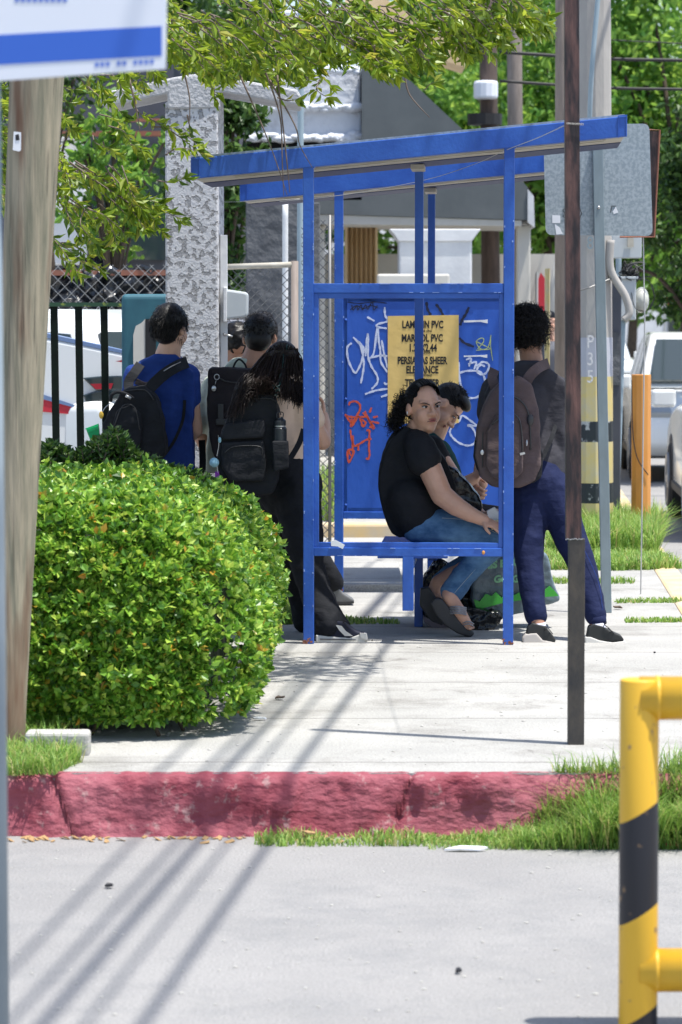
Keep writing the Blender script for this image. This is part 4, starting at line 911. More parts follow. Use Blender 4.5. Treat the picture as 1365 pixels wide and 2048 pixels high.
# bare hanging twigs in front of the beam
for ln in ([(480, 150), (520, 240), (548, 310), (575, 390)], [(530, 140), (560, 230), (565, 320), (568, 392)], [(540, 160), (590, 250), (600, 290), (625, 335)], [(370, 150), (380, 200), (378, 260)], [(260, 160), (275, 230), (280, 260)], [(810, 150), (820, 190), (860, 235)], [(425, 160), (430, 190)], [(555, 150), (575, 330), (580, 385)]):
    q = cr([P(x, y, 15.3) for x, y in ln], 5); tw.tube(q, list(np.linspace(.0045, .0016, len(q))), 4)
for (x0, y0, x1, y1) in ((555, 195, 590, 200), (640, 160, 655, 195), (630, 150, 660, 170), (375, 230, 380, 265), (600, 150, 605, 160), (420, 170, 430, 195), (850, 180, 870, 165)): spray(x0, y0, x1, y1, 15.2, 0, .6, 1.1)
tw.build('twig', 'twig', tr, smooth=True)
Ls = np.array(Ls); leaves('crown', pos_, dirs, Ls, Ls * .30, 'leaf_tree', tr, ORG[tr], fold=.2, curve=.25)

# ================================================================== STUCCO PILLAR
dP = 18.0; pc = P(387, 900, dP); pw = (440 - 335) / 2 * dP / F
t = thing('stucco_pillar', (pc.x, dP, 0), 'rough grey stucco pillar with a low peaked lintel across its top', 'pillar')
zT = P(387, 205, dP).z
mb = MB(); c = Vector((pc.x, dP, 0)) + VA * .14; mb.obox(c + ZA * zT / 2, UA, VA, ZA, pw, .20, zT / 2)
sh_ = mb.build('shaft', 'rough_stucco', t, bevel=.01)
mb = MB(); mb.pprism([(335, 218), (441, 218), (441, 184), (600, 212), (604, 195), (596, 180), (430, 150), (387, 148), (345, 155), (205, 185), (200, 205), (210, 215), (335, 188)], dP - .07, .5)
mb.build('lintel', 'plaster', t, bevel=.012)
mb = MB(); mb.pbox(441, 470, 455, 745, dP + .02, .04); mb.build('conduit_cover', 'white_paint', t, bevel=.003)
t2 = thing('electric_meter', P(472, 640, dP), 'light grey electric meter housing fixed to the side of the stucco pillar', 'electric meter')
mb = MB(); mb.pprism(rounded([(450, 640), (496, 634), (497, 585), (450, 578)], 8), dP - .02, .14); mb.build('housing', 'box_grey', t2, bevel=.012)
mb = MB(); mb.pbox(447, 574, 454, 644, dP - .03, .16); mb.build('flange', 'white_paint', t2, bevel=.004)
mb = MB(); mb.tube([P(448, 668, dP), P(465, 673, dP - .02)], .006, 8); mb.ell(P(450, 669, dP), .011, nu=10, nv=6); mb.build('latch', 'metal_light', t2, smooth=True)

# ================================================================== LEFT BACKGROUND
# green black bar fence
dF = 19.3; x0, x1 = P(-60, 700, dF).x, P(246, 700, dF).x
t = thing('bar_fence', (x0, dF, 0), 'black green steel bar fence behind the shrub, left of the teal box', 'fence')
mb = MB(); mb.box((x0, dF - .01, P(0, 613, dF).z), (x1, dF + .02, P(0, 605, dF).z)); mb.build('rail', 'rail_green', t)
for i, px in enumerate((-42, 6, 56, 108, 157, 208)):
    mb = MB(); x = P(px, 613, dF).x; xb = P(px + 8, 950, dF).x; zt = P(0, 613, dF).z; w_ = .021
    mb.add([(xb - w_, dF, 0), (xb + w_, dF, 0), (xb + w_, dF + .03, 0), (xb - w_, dF + .03, 0), (x - w_, dF, zt), (x + w_, dF, zt), (x + w_, dF + .03, zt), (x - w_, dF + .03, zt)], [(3, 2, 1, 0), (4, 5, 6, 7), (0, 1, 5, 4), (1, 2, 6, 5), (2, 3, 7, 6), (3, 0, 4, 7)]); mb.build('bar', 'green_black', t)
t = thing('teal_box', (P(290, 700, 19).x, 19, 0), 'teal painted utility box with a pale rounded mark and a dark opening', 'utility box')
mb = MB(); a = P(243, 588, 19); b_ = P(345, 588, 19); mb.box((a.x, 19, 0), (b_.x, 19.3, a.z)); mb.build('case', 'teal_paint', t, bevel=.03, seg=4)
mb = MB(); mb.pprism([(291, 830), (291, 638), (283, 646), (272, 652), (267, 670), (267, 720), (272, 830)], 18.985, .012); mb.build('painted_mark', 'cream_paint', t)
mb = MB(); mb.pbox(292, 638, 312, 760, 18.98, .015); mb.build('opening', 'dark_void', t)
# low wall and netting fence
dW = 27.0; mb = MB(); a = P(-80, 628, dW); b_ = P(345, 628, dW); mb.box((a.x, dW, 0), (b_.x, dW + .2, a.z))
tag(mb.build('boundary_wall', 'grey_wall', bevel=.01), 'low grey rendered wall behind the parked white cars', 'wall')
t = thing('netting_fence', (a.x, dW, a.z), 'wire fence wrapped in crumpled black plastic on top of the grey wall', 'fence')
V = []; Fq = []; nx, nz = 190, 26; xA, xB = P(-80, 600, dW).x, P(452, 600, dW).x
for i in range(nx):
    x = xA + (xB - xA) * i / (nx - 1); top = P(0, 536, dW).z + .06 * noise.noise(Vector((x * 7, 0, 0))) + (.10 if abs(x + 2.05) < .10 else 0)
    for j in range(nz):
        z = a.z + (top - a.z) * j / (nz - 1); y = dW - .02 + .10 * noise.noise(Vector((x * 6, z * 9, 3))) + .035 * abs(math.sin((x + z) * 24)) * abs(math.sin((x - z) * 24)); V.append((x, y, z))
for i in range(nx - 1):
    for j in range(nz - 1): q = i * nz + j; Fq.append((q, q + nz, q + nz + 1, q + 1))
mesh_np('plastic_sheet', V, Fq, 'black_plastic', t, (a.x, dW, a.z))
def chainlink(mb, x0, x1, z0, z1, y, pitch=.055, r=.0028):
    w_, h = x1 - x0, z1 - z0; n = int((w_ + h) / pitch)
    for s_ in (1, -1):
        for i in range(n):
            c = i * pitch; pts = []
            xa = c; 
            if xa <= w_: p0 = (xa, 0)
            else: p0 = (w_, xa - w_)
            p1 = (xa - h, h) if xa - h >= 0 else (0, xa)
            if p0[1] > h: continue
            if s_ < 0: p0 = (w_ - p0[0], p0[1]); p1 = (w_ - p1[0], p1[1])
            mb.tube([(x0 + p0[0], y, z0 + p0[1]), (x0 + p1[0], y, z0 + p1[1])], r, 3, caps=False)
mb = MB(); chainlink(mb, xA, xB, a.z, P(0, 530, dW).z, dW - .12, .11, .0022); mb.build('wire_mesh', 'wire_light', t)
mb = MB(); mb.box((xA, dW - .02, P(0, 551, dW).z), (xB, dW + .02, P(0, 540, dW).z)); mb.build('rail', 'rust_rail', t)
# chainlink right of pillar
dC = 22.0; t = thing('chain_link_fence', (P(520, 900, dC).x, dC, 0), 'chain link fence with a pale pipe frame between pillar and shelter', 'fence')
mb = MB(); chainlink(mb, P(452, 600, dC).x, P(590, 600, dC).x, .05, P(0, 540, dC).z, dC, .06, .0032); chainlink(mb, P(603, 600, dC).x, P(672, 600, dC).x, .05, P(0, 440, dC).z, dC, .06, .0032); mb.build('wire_mesh', 'wire', t)
mb = MB(); mb.tube([P(452, 534, dC), P(590, 529, dC)], .02, 10); mb.build('rail', 'cream_board', t, smooth=True)
for px, ty in ((590, 522), (660, 430)):
    mb = MB(); b_ = P(px, 700, dC); mb.tube([(b_.x, dC, 0), (b_.x, dC, P(px, ty, dC).z)], .026 if px < 600 else .012, 10); mb.build('post', 'grey_wood_pole' if px < 600 else 'wire', t, smooth=True)

# cars ------------------------------------------------------------
def prof_body(mb, prof, half, taper=0.0, zt=1.0):
    n = len(prof); vs = []
    for s_ in (-1, 1):
        for (x, z) in prof: vs.append((x, s_ * (half - taper * max(0, z - .9)), z))
    fs = [tuple(range(n)), tuple(range(2 * n - 1, n - 1, -1))] + [(i, i + n, (i + 1) % n + n, (i + 1) % n) for i in range(n)]
    fs = [tuple(reversed(f)) for f in fs]; mb.add(vs, fs)
def build_car(label, loc, yaw, group='parked and passing cars'):
    t = thing('parked_car', (0, 0, 0), label, 'car', group)
    mb = MB(); prof_body(mb, [(-2.2, .35), (-2.3, .6), (-2.25, 1.0), (-2.1, 1.08), (.7, 1.05), (1.55, .98), (2.05, .85), (2.22, .68), (2.25, .42), (2.1, .28), (-2.1, .28)], .89, .0)
    o = mb.build('body', 'car_white', t, bevel=.07, seg=4, smooth=True)
    mb = MB(); prof_body(mb, [(-2.1, 1.04), (-1.85, 1.55), (-1.5, 1.66), (.05, 1.66), (.35, 1.6), (1.15, 1.03)], .84, .28); mb.build('cabin', 'car_white', t, bevel=.05, seg=3, smooth=True)
    mb = MB()
    for s_ in (-1, 1):
        def wn(pts): mb.prism([(x, s_ * (.845 - .28 * max(0, z - .9)), z) for x, z in pts], (0, s_ * .012, 0))
        wn([(-.2, 1.08), (-.2, 1.52), (.22, 1.5), (.9, 1.09)]); wn([(-1.2, 1.08), (-1.2, 1.54), (-.3, 1.54), (-.3, 1.08)]); wn([(-1.95, 1.1), (-1.75, 1.5), (-1.32, 1.53), (-1.32, 1.09)])
    mb.prism([(1.10, -.68, 1.09), (1.10, .68, 1.09), (.46, .58, 1.55), (.46, -.58, 1.55)], (.03, 0, .035)); mb.prism([(-2.09, -.66, 1.12), (-2.09, .66, 1.12), (-1.88, .56, 1.5), (-1.88, -.56, 1.5)], (-.03, 0, .015)); mb.build('window', 'car_glass', t)
    for x in (1.4, -1.4):
        for s_ in (-1, 1):
            mb = MB(); mb.tube([(x, s_ * .70, .34), (x, s_ * .915, .34)], .34, 24); w_ = mb.build('wheel', 'tyre', t, bevel=.03, smooth=False)
            mb = MB(); mb.tube([(x, s_ * .915, .34), (x, s_ * .925, .34)], .07, 12)
            for k in range(5):
                a_ = k * 2 * math.pi / 5; mb.obox((x + .12 * math.cos(a_), s_ * .92, .34 + .12 * math.sin(a_)), (math.cos(a_), 0, math.sin(a_)), (0, 1, 0), (-math.sin(a_), 0, math.cos(a_)), .12, .008, .03)
            mb.tube([(x + .235 * math.cos(q * math.pi / 12), s_ * .918, .34 + .235 * math.sin(q * math.pi / 12)) for q in range(25)], .018, 6); mb.build('rim', 'rim', w_)
            mb = MB(); mb.tube([(x, s_ * .70, .36), (x, s_ * .897, .36)], .40, 24); mb.build('wheel_arch', 'sole_black', t)
    for s_ in (-1, 1):
        mb = MB(); mb.obox((2.08, s_ * .68, .76), (1, 0, -.4), (0, 1, 0), (.4, 0, 1), .10, .20, .065); mb.build('headlight', 'lamp_glass', t, bevel=.02)
        mb = MB(); mb.obox((-2.24, s_ * .72, .85), (1, 0, 0), (0, 1, 0), (0, 0, 1), .06, .16, .12); mb.build('tail_light', 'red_lamp', t, bevel=.02)
        mb = MB(); mb.obox((.85, s_ * .99, 1.1), (1, 0, 0), (0, 1, 0), (0, 0, 1), .07, .11, .08); mb.build('mirror', 'car_white', t, bevel=.03, seg=3)
    mb = MB(); mb.box((2.15, -.5, .35), (2.27, .5, .6)); mb.build('grille', 'sole_black', t, bevel=.03)
    mb = MB(); mb.box((-2.2, -.905, .27), (2.1, .905, .36)); mb.build('sill', 'sole_black', t, bevel=.02)
    t.location = loc; t.rotation_euler = (0, 0, yaw); return t
def copy_thing(t, label, loc, yaw):
    c = t.copy(); COL.objects.link(c); c.location = loc; c.rotation_euler = (0, 0, yaw); c['label'] = label
    def rec(o, p):
        for ch in list(o.children):
            q = ch.copy(); COL.objects.link(q); q.parent = p; rec(ch, q)
    rec(t, c); return c
gc = P(1352, 1000, 29.2)
car = build_car('white car cut by the right edge of the picture, with its wheel and mirror showing', (3.86, 28.6, STZ), R(87.2))
copy_thing(car, 'white car facing us, its headlight just right of the orange bollard', (4.25, 38.3, STZ), R(-92.8))
copy_thing(car, 'white car far down the street, seen left of the orange bollard', (5.0, 66, STZ), R(-92.8))
copy_thing(car, 'white car parked behind the bar fence with its pale hood toward the pillar', (-3.6, 25.2, 0), R(-28))
copy_thing(car, 'white car parked nearest the bar fence, left of the boy in blue', (-2.9, 22.3, 0), R(150))
# striped white fairing of the nearest parked vehicle
t = thing('white_trailer', (P(150, 900, 20.6).x, 20.6, 0), 'white vehicle flank with red and blue swoosh stripes just behind the bars', 'trailer')
def VP(x, y, dd=20.6): return P(60 + x / 4.55, 560 + y / 4.55, dd)
mb = MB(); mb.prism([VP(-150, 1700), VP(1000, 1700), VP(1000, 650), VP(850, 660), VP(500, 585), VP(130, 515), VP(-150, 470)], (0, .25, 0)); mb.build('side', 'car_white', t, bevel=.03, seg=3)
mb = MB(); mb.prism([VP(-150, 440), VP(130, 480), VP(500, 560), VP(850, 640), VP(850, 668), VP(500, 598), VP(130, 520), VP(-150, 474)], (0, .2, 0)); mb.build('glass_edge', 'blue_grey_paint', t)
mb = MB(); mb.prism([VP(-100, 1010, 20.59), VP(90, 1060, 20.59), VP(430, 1160, 20.59), VP(600, 1205, 20.59), VP(640, 1245, 20.59), VP(300, 1215, 20.59), VP(80, 1195, 20.59), VP(-100, 1190, 20.59)], (0, .008, 0)); mb.build('red_stripe', 'red_paint', t)
mb = MB(); mb.prism([VP(-100, 980, 20.585), VP(100, 1035, 20.585), VP(430, 1145, 20.585), VP(440, 1170, 20.585), VP(100, 1080, 20.585), VP(-100, 1035, 20.585)], (0, .01, 0)); mb.build('blue_stripe', 'blue_grey_paint', t)
mb = MB(); mb.prism([VP(480, 890, 20.58), VP(640, 875, 20.58), VP(840, 870, 20.58), VP(840, 1000, 20.58), VP(600, 1005, 20.58)], (0, .02, 0)); mb.prism([VP(485, 1045, 20.58), VP(600, 1010, 20.58), VP(840, 985, 20.58), VP(840, 1080, 20.58), VP(510, 1120, 20.58)], (0, .02, 0)); mb.build('lamp_housing', 'car_glass', t, bevel=.008)
mb = MB(); mb.prism([VP(550, 945, 20.57), VP(760, 940, 20.57), VP(740, 990, 20.57), VP(600, 995, 20.57)], (0, .01, 0)); mb.prism([VP(780, 740, 20.57), VP(850, 725, 20.57), VP(850, 750, 20.57)], (0, .01, 0)); mb.build('lamp', 'red_lamp', t)
# house with dark glazing on the far left
t = thing('house', (P(250, 700, 34).x, 34, 0), 'dark glazed house front behind the leaves, left of the stucco pillar', 'house')
mb = MB(); a = P(-150, 120, 34); b_ = P(470, 120, 34); mb.box((a.x, 34, 0), (b_.x, 38, 4.6)); mb.build('wall', 'slate_wall', t)
mb = MB(); mb.pbox(105, 272, 172, 530, 33.8, .15); mb.build('white_panel', 'white_paint', t, bevel=.02)
mb = MB(); mb.pbox(175, 290, 330, 520, 33.9, .09); mb.build('window', 'car_glass', t)
mb = MB(); mb.pbox(-100, 262, 338, 272, 33.6, .1); mb.pbox(180, 237, 338, 243, 33.5, .08); mb.build('rail', 'rust_rail', t)
# chimney like dark pipe above lintel
mb = MB(); mb.tube([P(366, 250, 30), P(366, 60, 30)], .085, 12); tag(mb.build('dark_pipe', 'slate_wall', smooth=True), 'dark ribbed pipe rising just above the peak of the lintel', 'pipe')
# dark rough wall + void
mb = MB(); a = P(492, 405, 27.5); b_ = P(640, 405, 27.5); mb.box((a.x, 27.5, 0), (b_.x, 27.9, a.z)); tag(mb.build('rough_wall', 'dark_wall', bevel=.01), 'dark rough rendered wall behind the chain link fence', 'wall')
mb = MB(); mb.pbox(300, 640, 610, 1000, 29.0, .3); tag(mb.build('garden_wall', 'grey_wall', bevel=.01), 'pale grey garden wall low behind the students', 'wall')
# white ledged building with grey gable
dH = 38.0
t = thing('shop_building', (P(700, 700, dH).x, dH, 0), 'white flaking building with stepped ledges and a grey sloping sheet canopy', 'building')
for bx in ((480, 215, 724, 275, dH, 3.0), (505, 140, 722, 210, dH + .15, 3.0), (560, 20, 722, 140, dH + .3, 3.0)):
    mb = MB(); mb.pbox(*bx); mb.build('wall', 'white_flaking', t, bevel=.03)
for (y, x0, x1) in ((213, 482, 726), (141, 500, 726), (276, 484, 727)):
    mb = MB()
    for k in range(60):
        x = rng.uniform(x0, x1); mb.ell(P(x, y + rng.normal() * 3, dH - .03), (rng.uniform(.05, .12), .08, rng.uniform(.02, .05)), nu=8, nv=5)
    mb.build('ledge', 'white_flaking', t, smooth=True)
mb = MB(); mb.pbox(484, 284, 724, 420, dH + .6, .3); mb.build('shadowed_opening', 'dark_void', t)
mb = MB(); mb.prism([P(724, 128, dH - .3), P(790, 132, dH - .3), P(935, 268, dH - .3), P(1030, 345, dH - .3), P(1056, 375, dH - .3), P(1056, 440, dH - .3), P(640, 428, dH - .3), P(490, 422, dH - .3), P(490, 400, dH - .3), P(724, 400, dH - .3)], (0, 2.5, 0)); mb.build('canopy', 'grey_sheet', t)
mb = MB(); mb.prism([P(1056, 378, dH - .32), P(1068, 392, dH - .32), P(1070, 455, dH - .32), P(1056, 444, dH - .32)], (0, 2.4, 0)); mb.build('canopy_edge', 'white_paint', t)
mb = MB(); mb.prism([P(480, 424, dH - .28), P(1044, 441, dH - .28), P(1044, 452, dH - .28), P(480, 447, dH - .28)], (0, 2.2, 0)); mb.build('beam', 'cream_paint', t)
for (x0, x1) in ((608, 650), (1034, 1062)):
    mb = MB(); a = P(x0, 450, dH - .1); b_ = P(x1, 450, dH - .1); mb.box((a.x, dH - .1, 0), (b_.x, dH + .15, a.z)); mb.build('column', 'cream_paint', t, bevel=.02)
mb = MB(); a = P(690, 450, dH + 1); b_ = P(756, 450, dH + 1); n = 7; w_ = (b_.x - a.x) / n
for k in range(n): mb.prism([(a.x + k * w_, dH + 1, 0), (a.x + k * w_ + w_ / 2, dH + .9, 0), (a.x + (k + 1) * w_, dH + 1, 0), (a.x + (k + 1) * w_, dH + 1.1, 0), (a.x + k * w_, dH + 1.1, 0)], (0, 0, a.z))
mb.build('folding_door', 'beige_door', t)
mb = MB(); mb.box((a.x - 1.2, dH + 2.3, 0), (a.x + 3.4, dH + 2.5, P(0, 500, dH).z - .0)); mb.build('rear_wall', 'cream_paint', t)
mb = MB(); mb.prism([P(690, 0, dH + 2), P(745, -20, dH + 2), P(930, 100, dH + 2), P(930, 135, dH + 2), P(690, 60, dH + 2)], (0, 1, 0)); mb.build('upper_roof', 'beige_door', t)
# white stone plinth with cornice
dQ = 34.5; t = thing('white_plinth', (P(870, 700, dQ).x, dQ, 0), 'white painted plinth with a flared cornice under the grey canopy', 'plinth')
mb = MB(); a = P(798, 700, dQ); b_ = P(944, 700, dQ); mb.box((a.x, dQ, 0), (b_.x, dQ + .8, P(0, 480, dQ).z)); mb.build('body', 'white_paint', t, bevel=.02)
mb = MB(); mb.prism([P(798, 483, dQ - .02), P(944, 483, dQ - .02), P(955, 468, dQ - .02), P(963, 458, dQ - .02), P(779, 458, dQ - .02), P(788, 468, dQ - .02)], (0, .85, 0)); mb.build('cornice', 'white_paint', t, bevel=.01)
mb = MB(); a = P(755, 548, 33.8); b_ = P(900, 548, 33.8); mb.box((a.x, 33.8, 0), (b_.x, 34.2, a.z)); mb.build('lower_step', 'cream_paint', t, bevel=.02)
# umbrella-like cream cone right + far red banner
t = thing('closed_parasol', (P(1118, 700, 36).x, 36, 0), 'folded cream parasol standing far behind the curly haired student', 'parasol')
mb = MB(); x = P(1118, 600, 36).x; mb.tube([(x, 36, .9), (x, 36, 1.8), (x + .03, 36, 2.7)], [.16, .12, .02], 12); mb.build('fabric', 'cream_paint', t, smooth=True)
mb = MB(); mb.tube([(x, 36, 0), (x, 36, .9)], .02, 8); mb.build('pole', 'white_paint', t)
for (px, py, w_, h_, dd_, lab) in ((1082, 600, 16, 110, 40, 'tall red feather banner beside the far cream column'), (1350, 580, 40, 60, 62, 'red banner far down the street behind the white cars')):
    c = P(px, py, dd_); t = thing('red_banner', (c.x, dd_, 0), lab, 'banner')
    mb = MB(); mb.pprism([(px - w_ / 2, py + h_ / 2), (px + w_ / 2, py + h_ * .4), (px + w_ / 2, py - h_ * .4), (px, py - h_ / 2), (px - w_ / 2, py - h_ * .3)], dd_, .02); mb.build('cloth', 'red_paint', t)
    mb = MB(); mb.tube([(P(px - w_ / 2, py, dd_).x, dd_, 0), P(px - w_ / 2, py - h_ / 2, dd_)], .02, 6); mb.build('pole', 'metal_light', t)

# far trees ----------------------------------------------------------
def far_tree(label, x, y, zc, rad, hh, n, m='leaf_far', leaf=.13, tr_r=.16, z_lo=1.8):
    t = thing('tree', (x, y, 0), label, 'tree', None); mb = MB()
    mb.tube(cr([(x, y, 0), (x + .1, y, zc * .4), (x - .05, y, zc)], 5), list(np.linspace(tr_r, tr_r * .4, 11)), 10)
    pos = []; dirs = []; cl = []
    for k in range(46):
        v = rng.normal(size=3); v /= np.linalg.norm(v); c = np.array([x, y, zc]) + v * np.array([rad, rad * .8, hh]) * rng.uniform(.35, 1.0)
        if c[2] < z_lo: c[2] = z_lo + rng.random() * .8
        cl.append(c)
        if k % 3 == 0: mb.tube(cr([(x, y, zc * .55), tuple((np.array([x, y, zc * .75]) + c) / 2), tuple(c)], 4), list(np.linspace(tr_r * .35, .015, 9)), 5)
    mb.build('trunk', 'bark', t, smooth=True)
    per = n // len(cl)
    for c in cl:
        s_ = rng.uniform(.28, .55) * rad * .55; q = rng.normal(size=(per, 3)) * s_ * .55; q[:, 2] *= .75; pos.append(c + q); dd_ = rng.normal(size=(per, 3)); dd_[:, 2] -= .2; dirs.append(dd_)
    pos = np.concatenate(pos); dirs = np.concatenate(dirs); L = rng.uniform(.6, 1.3, len(pos)) * leaf
    leaves('crown', pos, dirs, L, L * .55, m, t, (x, y, 0)); return t
far_tree('tall bright green tree at the right edge behind the power lines', 5.0, 48, 4.6, 2.6, 2.9, 15000, leaf=.16)
far_tree('green tree right behind the galvanised sign plate', 3.3, 50, 4.4, 2.1, 2.7, 12000, leaf=.14, z_lo=1.9)
far_tree('dark low tree beside the meter box over the far street', 3.95, 36, 2.6, 1.0, 1.3, 7000, 'leaf_dark', leaf=.10, tr_r=.09, z_lo=1.5)
far_tree('deep green tree behind the grey canopy', 1.5, 54, 3.9, 2.2, 2.6, 12000, leaf=.15)
far_tree('leafy tree filling the gap behind the two far poles', 2.4, 60, 6.0, 3.0, 3.2, 14000, leaf=.18)
far_tree('broad tree closing the end of the street', 7.5, 85, 5.5, 4.2, 4.4, 14000, leaf=.26)
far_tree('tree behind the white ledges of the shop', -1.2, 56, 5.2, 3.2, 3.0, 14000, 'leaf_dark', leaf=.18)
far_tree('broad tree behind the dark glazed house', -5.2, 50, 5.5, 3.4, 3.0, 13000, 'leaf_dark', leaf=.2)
far_tree('slim dark tree between the stucco pillar and the white ledges', -1.05, 30, 3.0, .55, 1.4, 5200, 'leaf_dark', leaf=.09, tr_r=.05, z_lo=1.9)
far_tree('young light green tree in front of the dark glazed house', -2.05, 29.5, 2.9, .55, .9, 1100, 'leaf_far', leaf=.10, tr_r=.035, z_lo=2.0)
far_tree('young tree behind the black netting, nearer the white panel', -2.75, 30.5, 3.6, .6, 1.0, 900, 'leaf_dark', leaf=.10, tr_r=.035, z_lo=2.6)
# distant end-of-view buildings so that no bare horizon shows
mb = MB(); mb.box((-40, 100, 0), (-4, 110, 9)); tag(mb.build('distant_building', 'cream_paint'), 'long pale distant building behind the left trees', 'building')
t = thing('distant_building', (12, 110, 0), 'pale distant building closing the street behind the right trees', 'building')
mb = MB(); mb.box((-3, 110, 0), (40, 120, 8)); mb.build('wall', 'white_paint', t)
for k in range(14):
    for z_ in (1.0, 4.2):
        mb = MB(); mb.box((-1 + k * 3, 109.9, z_), (.4 + k * 3, 109.995, z_ + 1.6)); mb.build('window', 'car_glass', t)
# power lines across the far right
for i, (y0, y1, r_) in enumerate(((118, 124, .035), (176, 182, .03), (80, 92, .012))):
    a = P(1225, y0, 33); b_ = P(1450, y1, 33); mb = MB(); mb.tube(cr([P(1000, y0 - 14, 33), a, b_, P(1900, y1 + 30, 33)], 6), r_ * .55, 6)
    tag(mb.build('power_line', 'cable_black', smooth=True), ('thick dark power line crossing the green tree, upper one', 'dark power line crossing the green tree, lower one', 'thin power line above the two thick ones')[i], 'power line')


# ================================================================== PEOPLE
def head_frame(f, up):
    f = Vector(f).normalized(); up = Vector(up); up = (up - f * up.dot(f)).normalized(); side = f.cross(up)
    return f, up, side, Matrix((side, f, up)).transposed()
def add_head(mb, c, fr, s=1.0, face=True, fem=False):
    f, up, sd, M3 = fr
    def q(a, b, e): return c + (sd * a + f * b + up * e) * s
    mb.ell(q(0, -.012, .022), [k * s for k in (.075, .094, .096)], M3); mb.ell(q(0, .018, -.040), [k * s for k in (.062, .070, .070)], M3)
    mb.ell(q(0, .052, -.088), [k * s for k in (.030, .028, .024)], M3); mb.ell(q(0, .030, -.075), [k * s for k in (.052, .042, .030)], M3)
    for k in (-1, 1):
        mb.ell(q(k * .077, -.008, -.008), [.011 * s, .020 * s, .031 * s], M3)
        mb.ell(q(k * .036, .044, -.034), [.026 * s, .034 * s, .040 * s], M3)
        mb.ell(q(k * .034, .066, .030), [.026 * s, .018 * s, .010 * s], M3)
    mb.chain([q(0, .080, .018), q(0, .096, -.010), q(0, .105, -.022)], [.008 * s, .010 * s, .0140 * s], 10)
    for k in (-1, 1): mb.ell(q(k * .015, .092, -.026), .0105 * s, nu=8, nv=6)
    mb.ell(q(0, .076, -.054), [.026 * s, .016 * s, .016 * s], M3)
def face_parts(c, fr, s, parent, mlips='lips', frown=0.0):
    f, up, sd, M3 = fr
    def q(a, b, e): return c + (sd * a + f * b + up * e) * s
    for k in (-1, 1):
        mb = MB(); mb.ell(q(k * .033, .0755, .008), [.0135 * s, .008 * s, .0055 * s], M3, nu=14, nv=8); e = mb.build('eye', 'eye_white', parent, smooth=True)
        mb = MB(); mb.ell(q(k * .031, .0808, .008), [.0072 * s, .0036 * s, .0056 * s], M3, nu=10, nv=6); mb.build('iris', 'iris', e, smooth=True)
        mb = MB(); mb.tube(cr([q(k * .048, .072, .010), q(k * .034, .083, .0155), q(k * .020, .081, .010)], 4), .0016 * s, 5); mb.build('eyelid', 'brow', e)
        mb = MB(); mb.tube(cr([q(k * .054, .072, .026), q(k * .038, .084, .031 - frown * .003), q(k * .014, .089, .023 - frown * .005)], 4), [.0016 * s, .002 * s, .003 * s, .003 * s, .003 * s, .003 * s, .003 * s, .003 * s, .0022 * s], 6); mb.build('eyebrow', 'brow', parent, smooth=True)
    mb = MB(); mb.ell(q(0, .0885, -.0500), [.022 * s, .0060 * s, .0042 * s], M3, nu=14, nv=8); mb.ell(q(0, .0880, -.0585), [.019 * s, .0070 * s, .0052 * s], M3, nu=14, nv=8); mb.build('lips', mlips, parent, smooth=True)
    mb = MB(); mb.tube(cr([q(-.025, .083, -.0555 - frown * .006), q(0, .0945, -.0540), q(.025, .083, -.0555 - frown * .006)], 4), .0013 * s, 5); mb.build('mouth_line', 'brow', parent)
def add_hand(mb, w, d, pn, s=1.0, curl=0.5, spread=1.0, thumb=1):
    d = Vector(d).normalized(); pn = Vector(pn); pn = (pn - d * pn.dot(d)).normalized(); sd = d.cross(pn)
    M3 = Matrix((sd, pn, d)).transposed(); mb.ell(w + d * .042 * s, [.040 * s, .015 * s, .052 * s], M3)
    for i, L in enumerate((.068, .078, .073, .056)):
        b = w + d * .080 * s + sd * ((i - 1.5) * .020 * spread * s); pts = [b]; a = curl * .6
        for k, q in enumerate((.45, .32, .23)):
            dd = d * math.cos(a) + pn * math.sin(a) + sd * (i - 1.5) * .06 * spread; pts.append(pts[-1] + dd.normalized() * L * q * s); a += curl * (.9 if k < 1 else .7)
        mb.chain(pts, [.0092 * s, .0088 * s, .0080 * s, .0068 * s], 8)
    b = w + d * .018 * s + sd * thumb * -.030 * s; pts = [b, b + (d * .6 + sd * thumb * -.7 + pn * .25).normalized() * .035 * s]; pts.append(pts[-1] + (d * .9 + sd * thumb * -.25 + pn * .3).normalized() * .030 * s); mb.chain(pts, [.013 * s, .0105 * s, .0085 * s], 8)
def strand(mb, root, dr, L, r, curl=0.0, sag=0.3, n=6, freq=9, ns=3):
    dr = Vector(dr).normalized(); a = dr.cross(Vector(rng.normal(size=3))).normalized(); b = dr.cross(a); ph = rng.uniform(0, 6.3); pts = []
    for i in range(n + 1):
        t = i / n; p = root + dr * (L * t) + Vector((0, 0, -sag * L * t * t)) + (a * math.cos(ph + t * freq) + b * math.sin(ph + t * freq) - a * math.cos(ph) - b * math.sin(ph)) * curl
        pts.append(p)
    mb.tube(pts, [r * (1 - .7 * (i / n)) for i in range(n + 1)], ns, caps=False)
def fur(mb, c, fr, s, rad, rule, n, L, r, curl, tang=(0, 0, 0), sag=.2, freq=9, nn=4):
    """short strands over the scalp ellipsoid; rule(side, fore, up) keeps a root"""
    f, up, sd, M3 = fr; k = 0
    while k < n:
        v = Vector(rng.normal(size=3)).normalized()
        if not rule(v.x, v.y, v.z): continue
        k += 1; root = c + M3 @ Vector((v.x * rad[0], v.y * rad[1], v.z * rad[2])) * s; nrm = M3 @ v; t = M3 @ Vector(tang)
        strand(mb, root - nrm * .006, nrm * .55 + t + Vector(rng.normal(size=3)) * .35, L * rng.uniform(.6, 1.3), r, curl, sag, nn, freq)
def person(loc, label): return thing('person', loc, label, 'person')
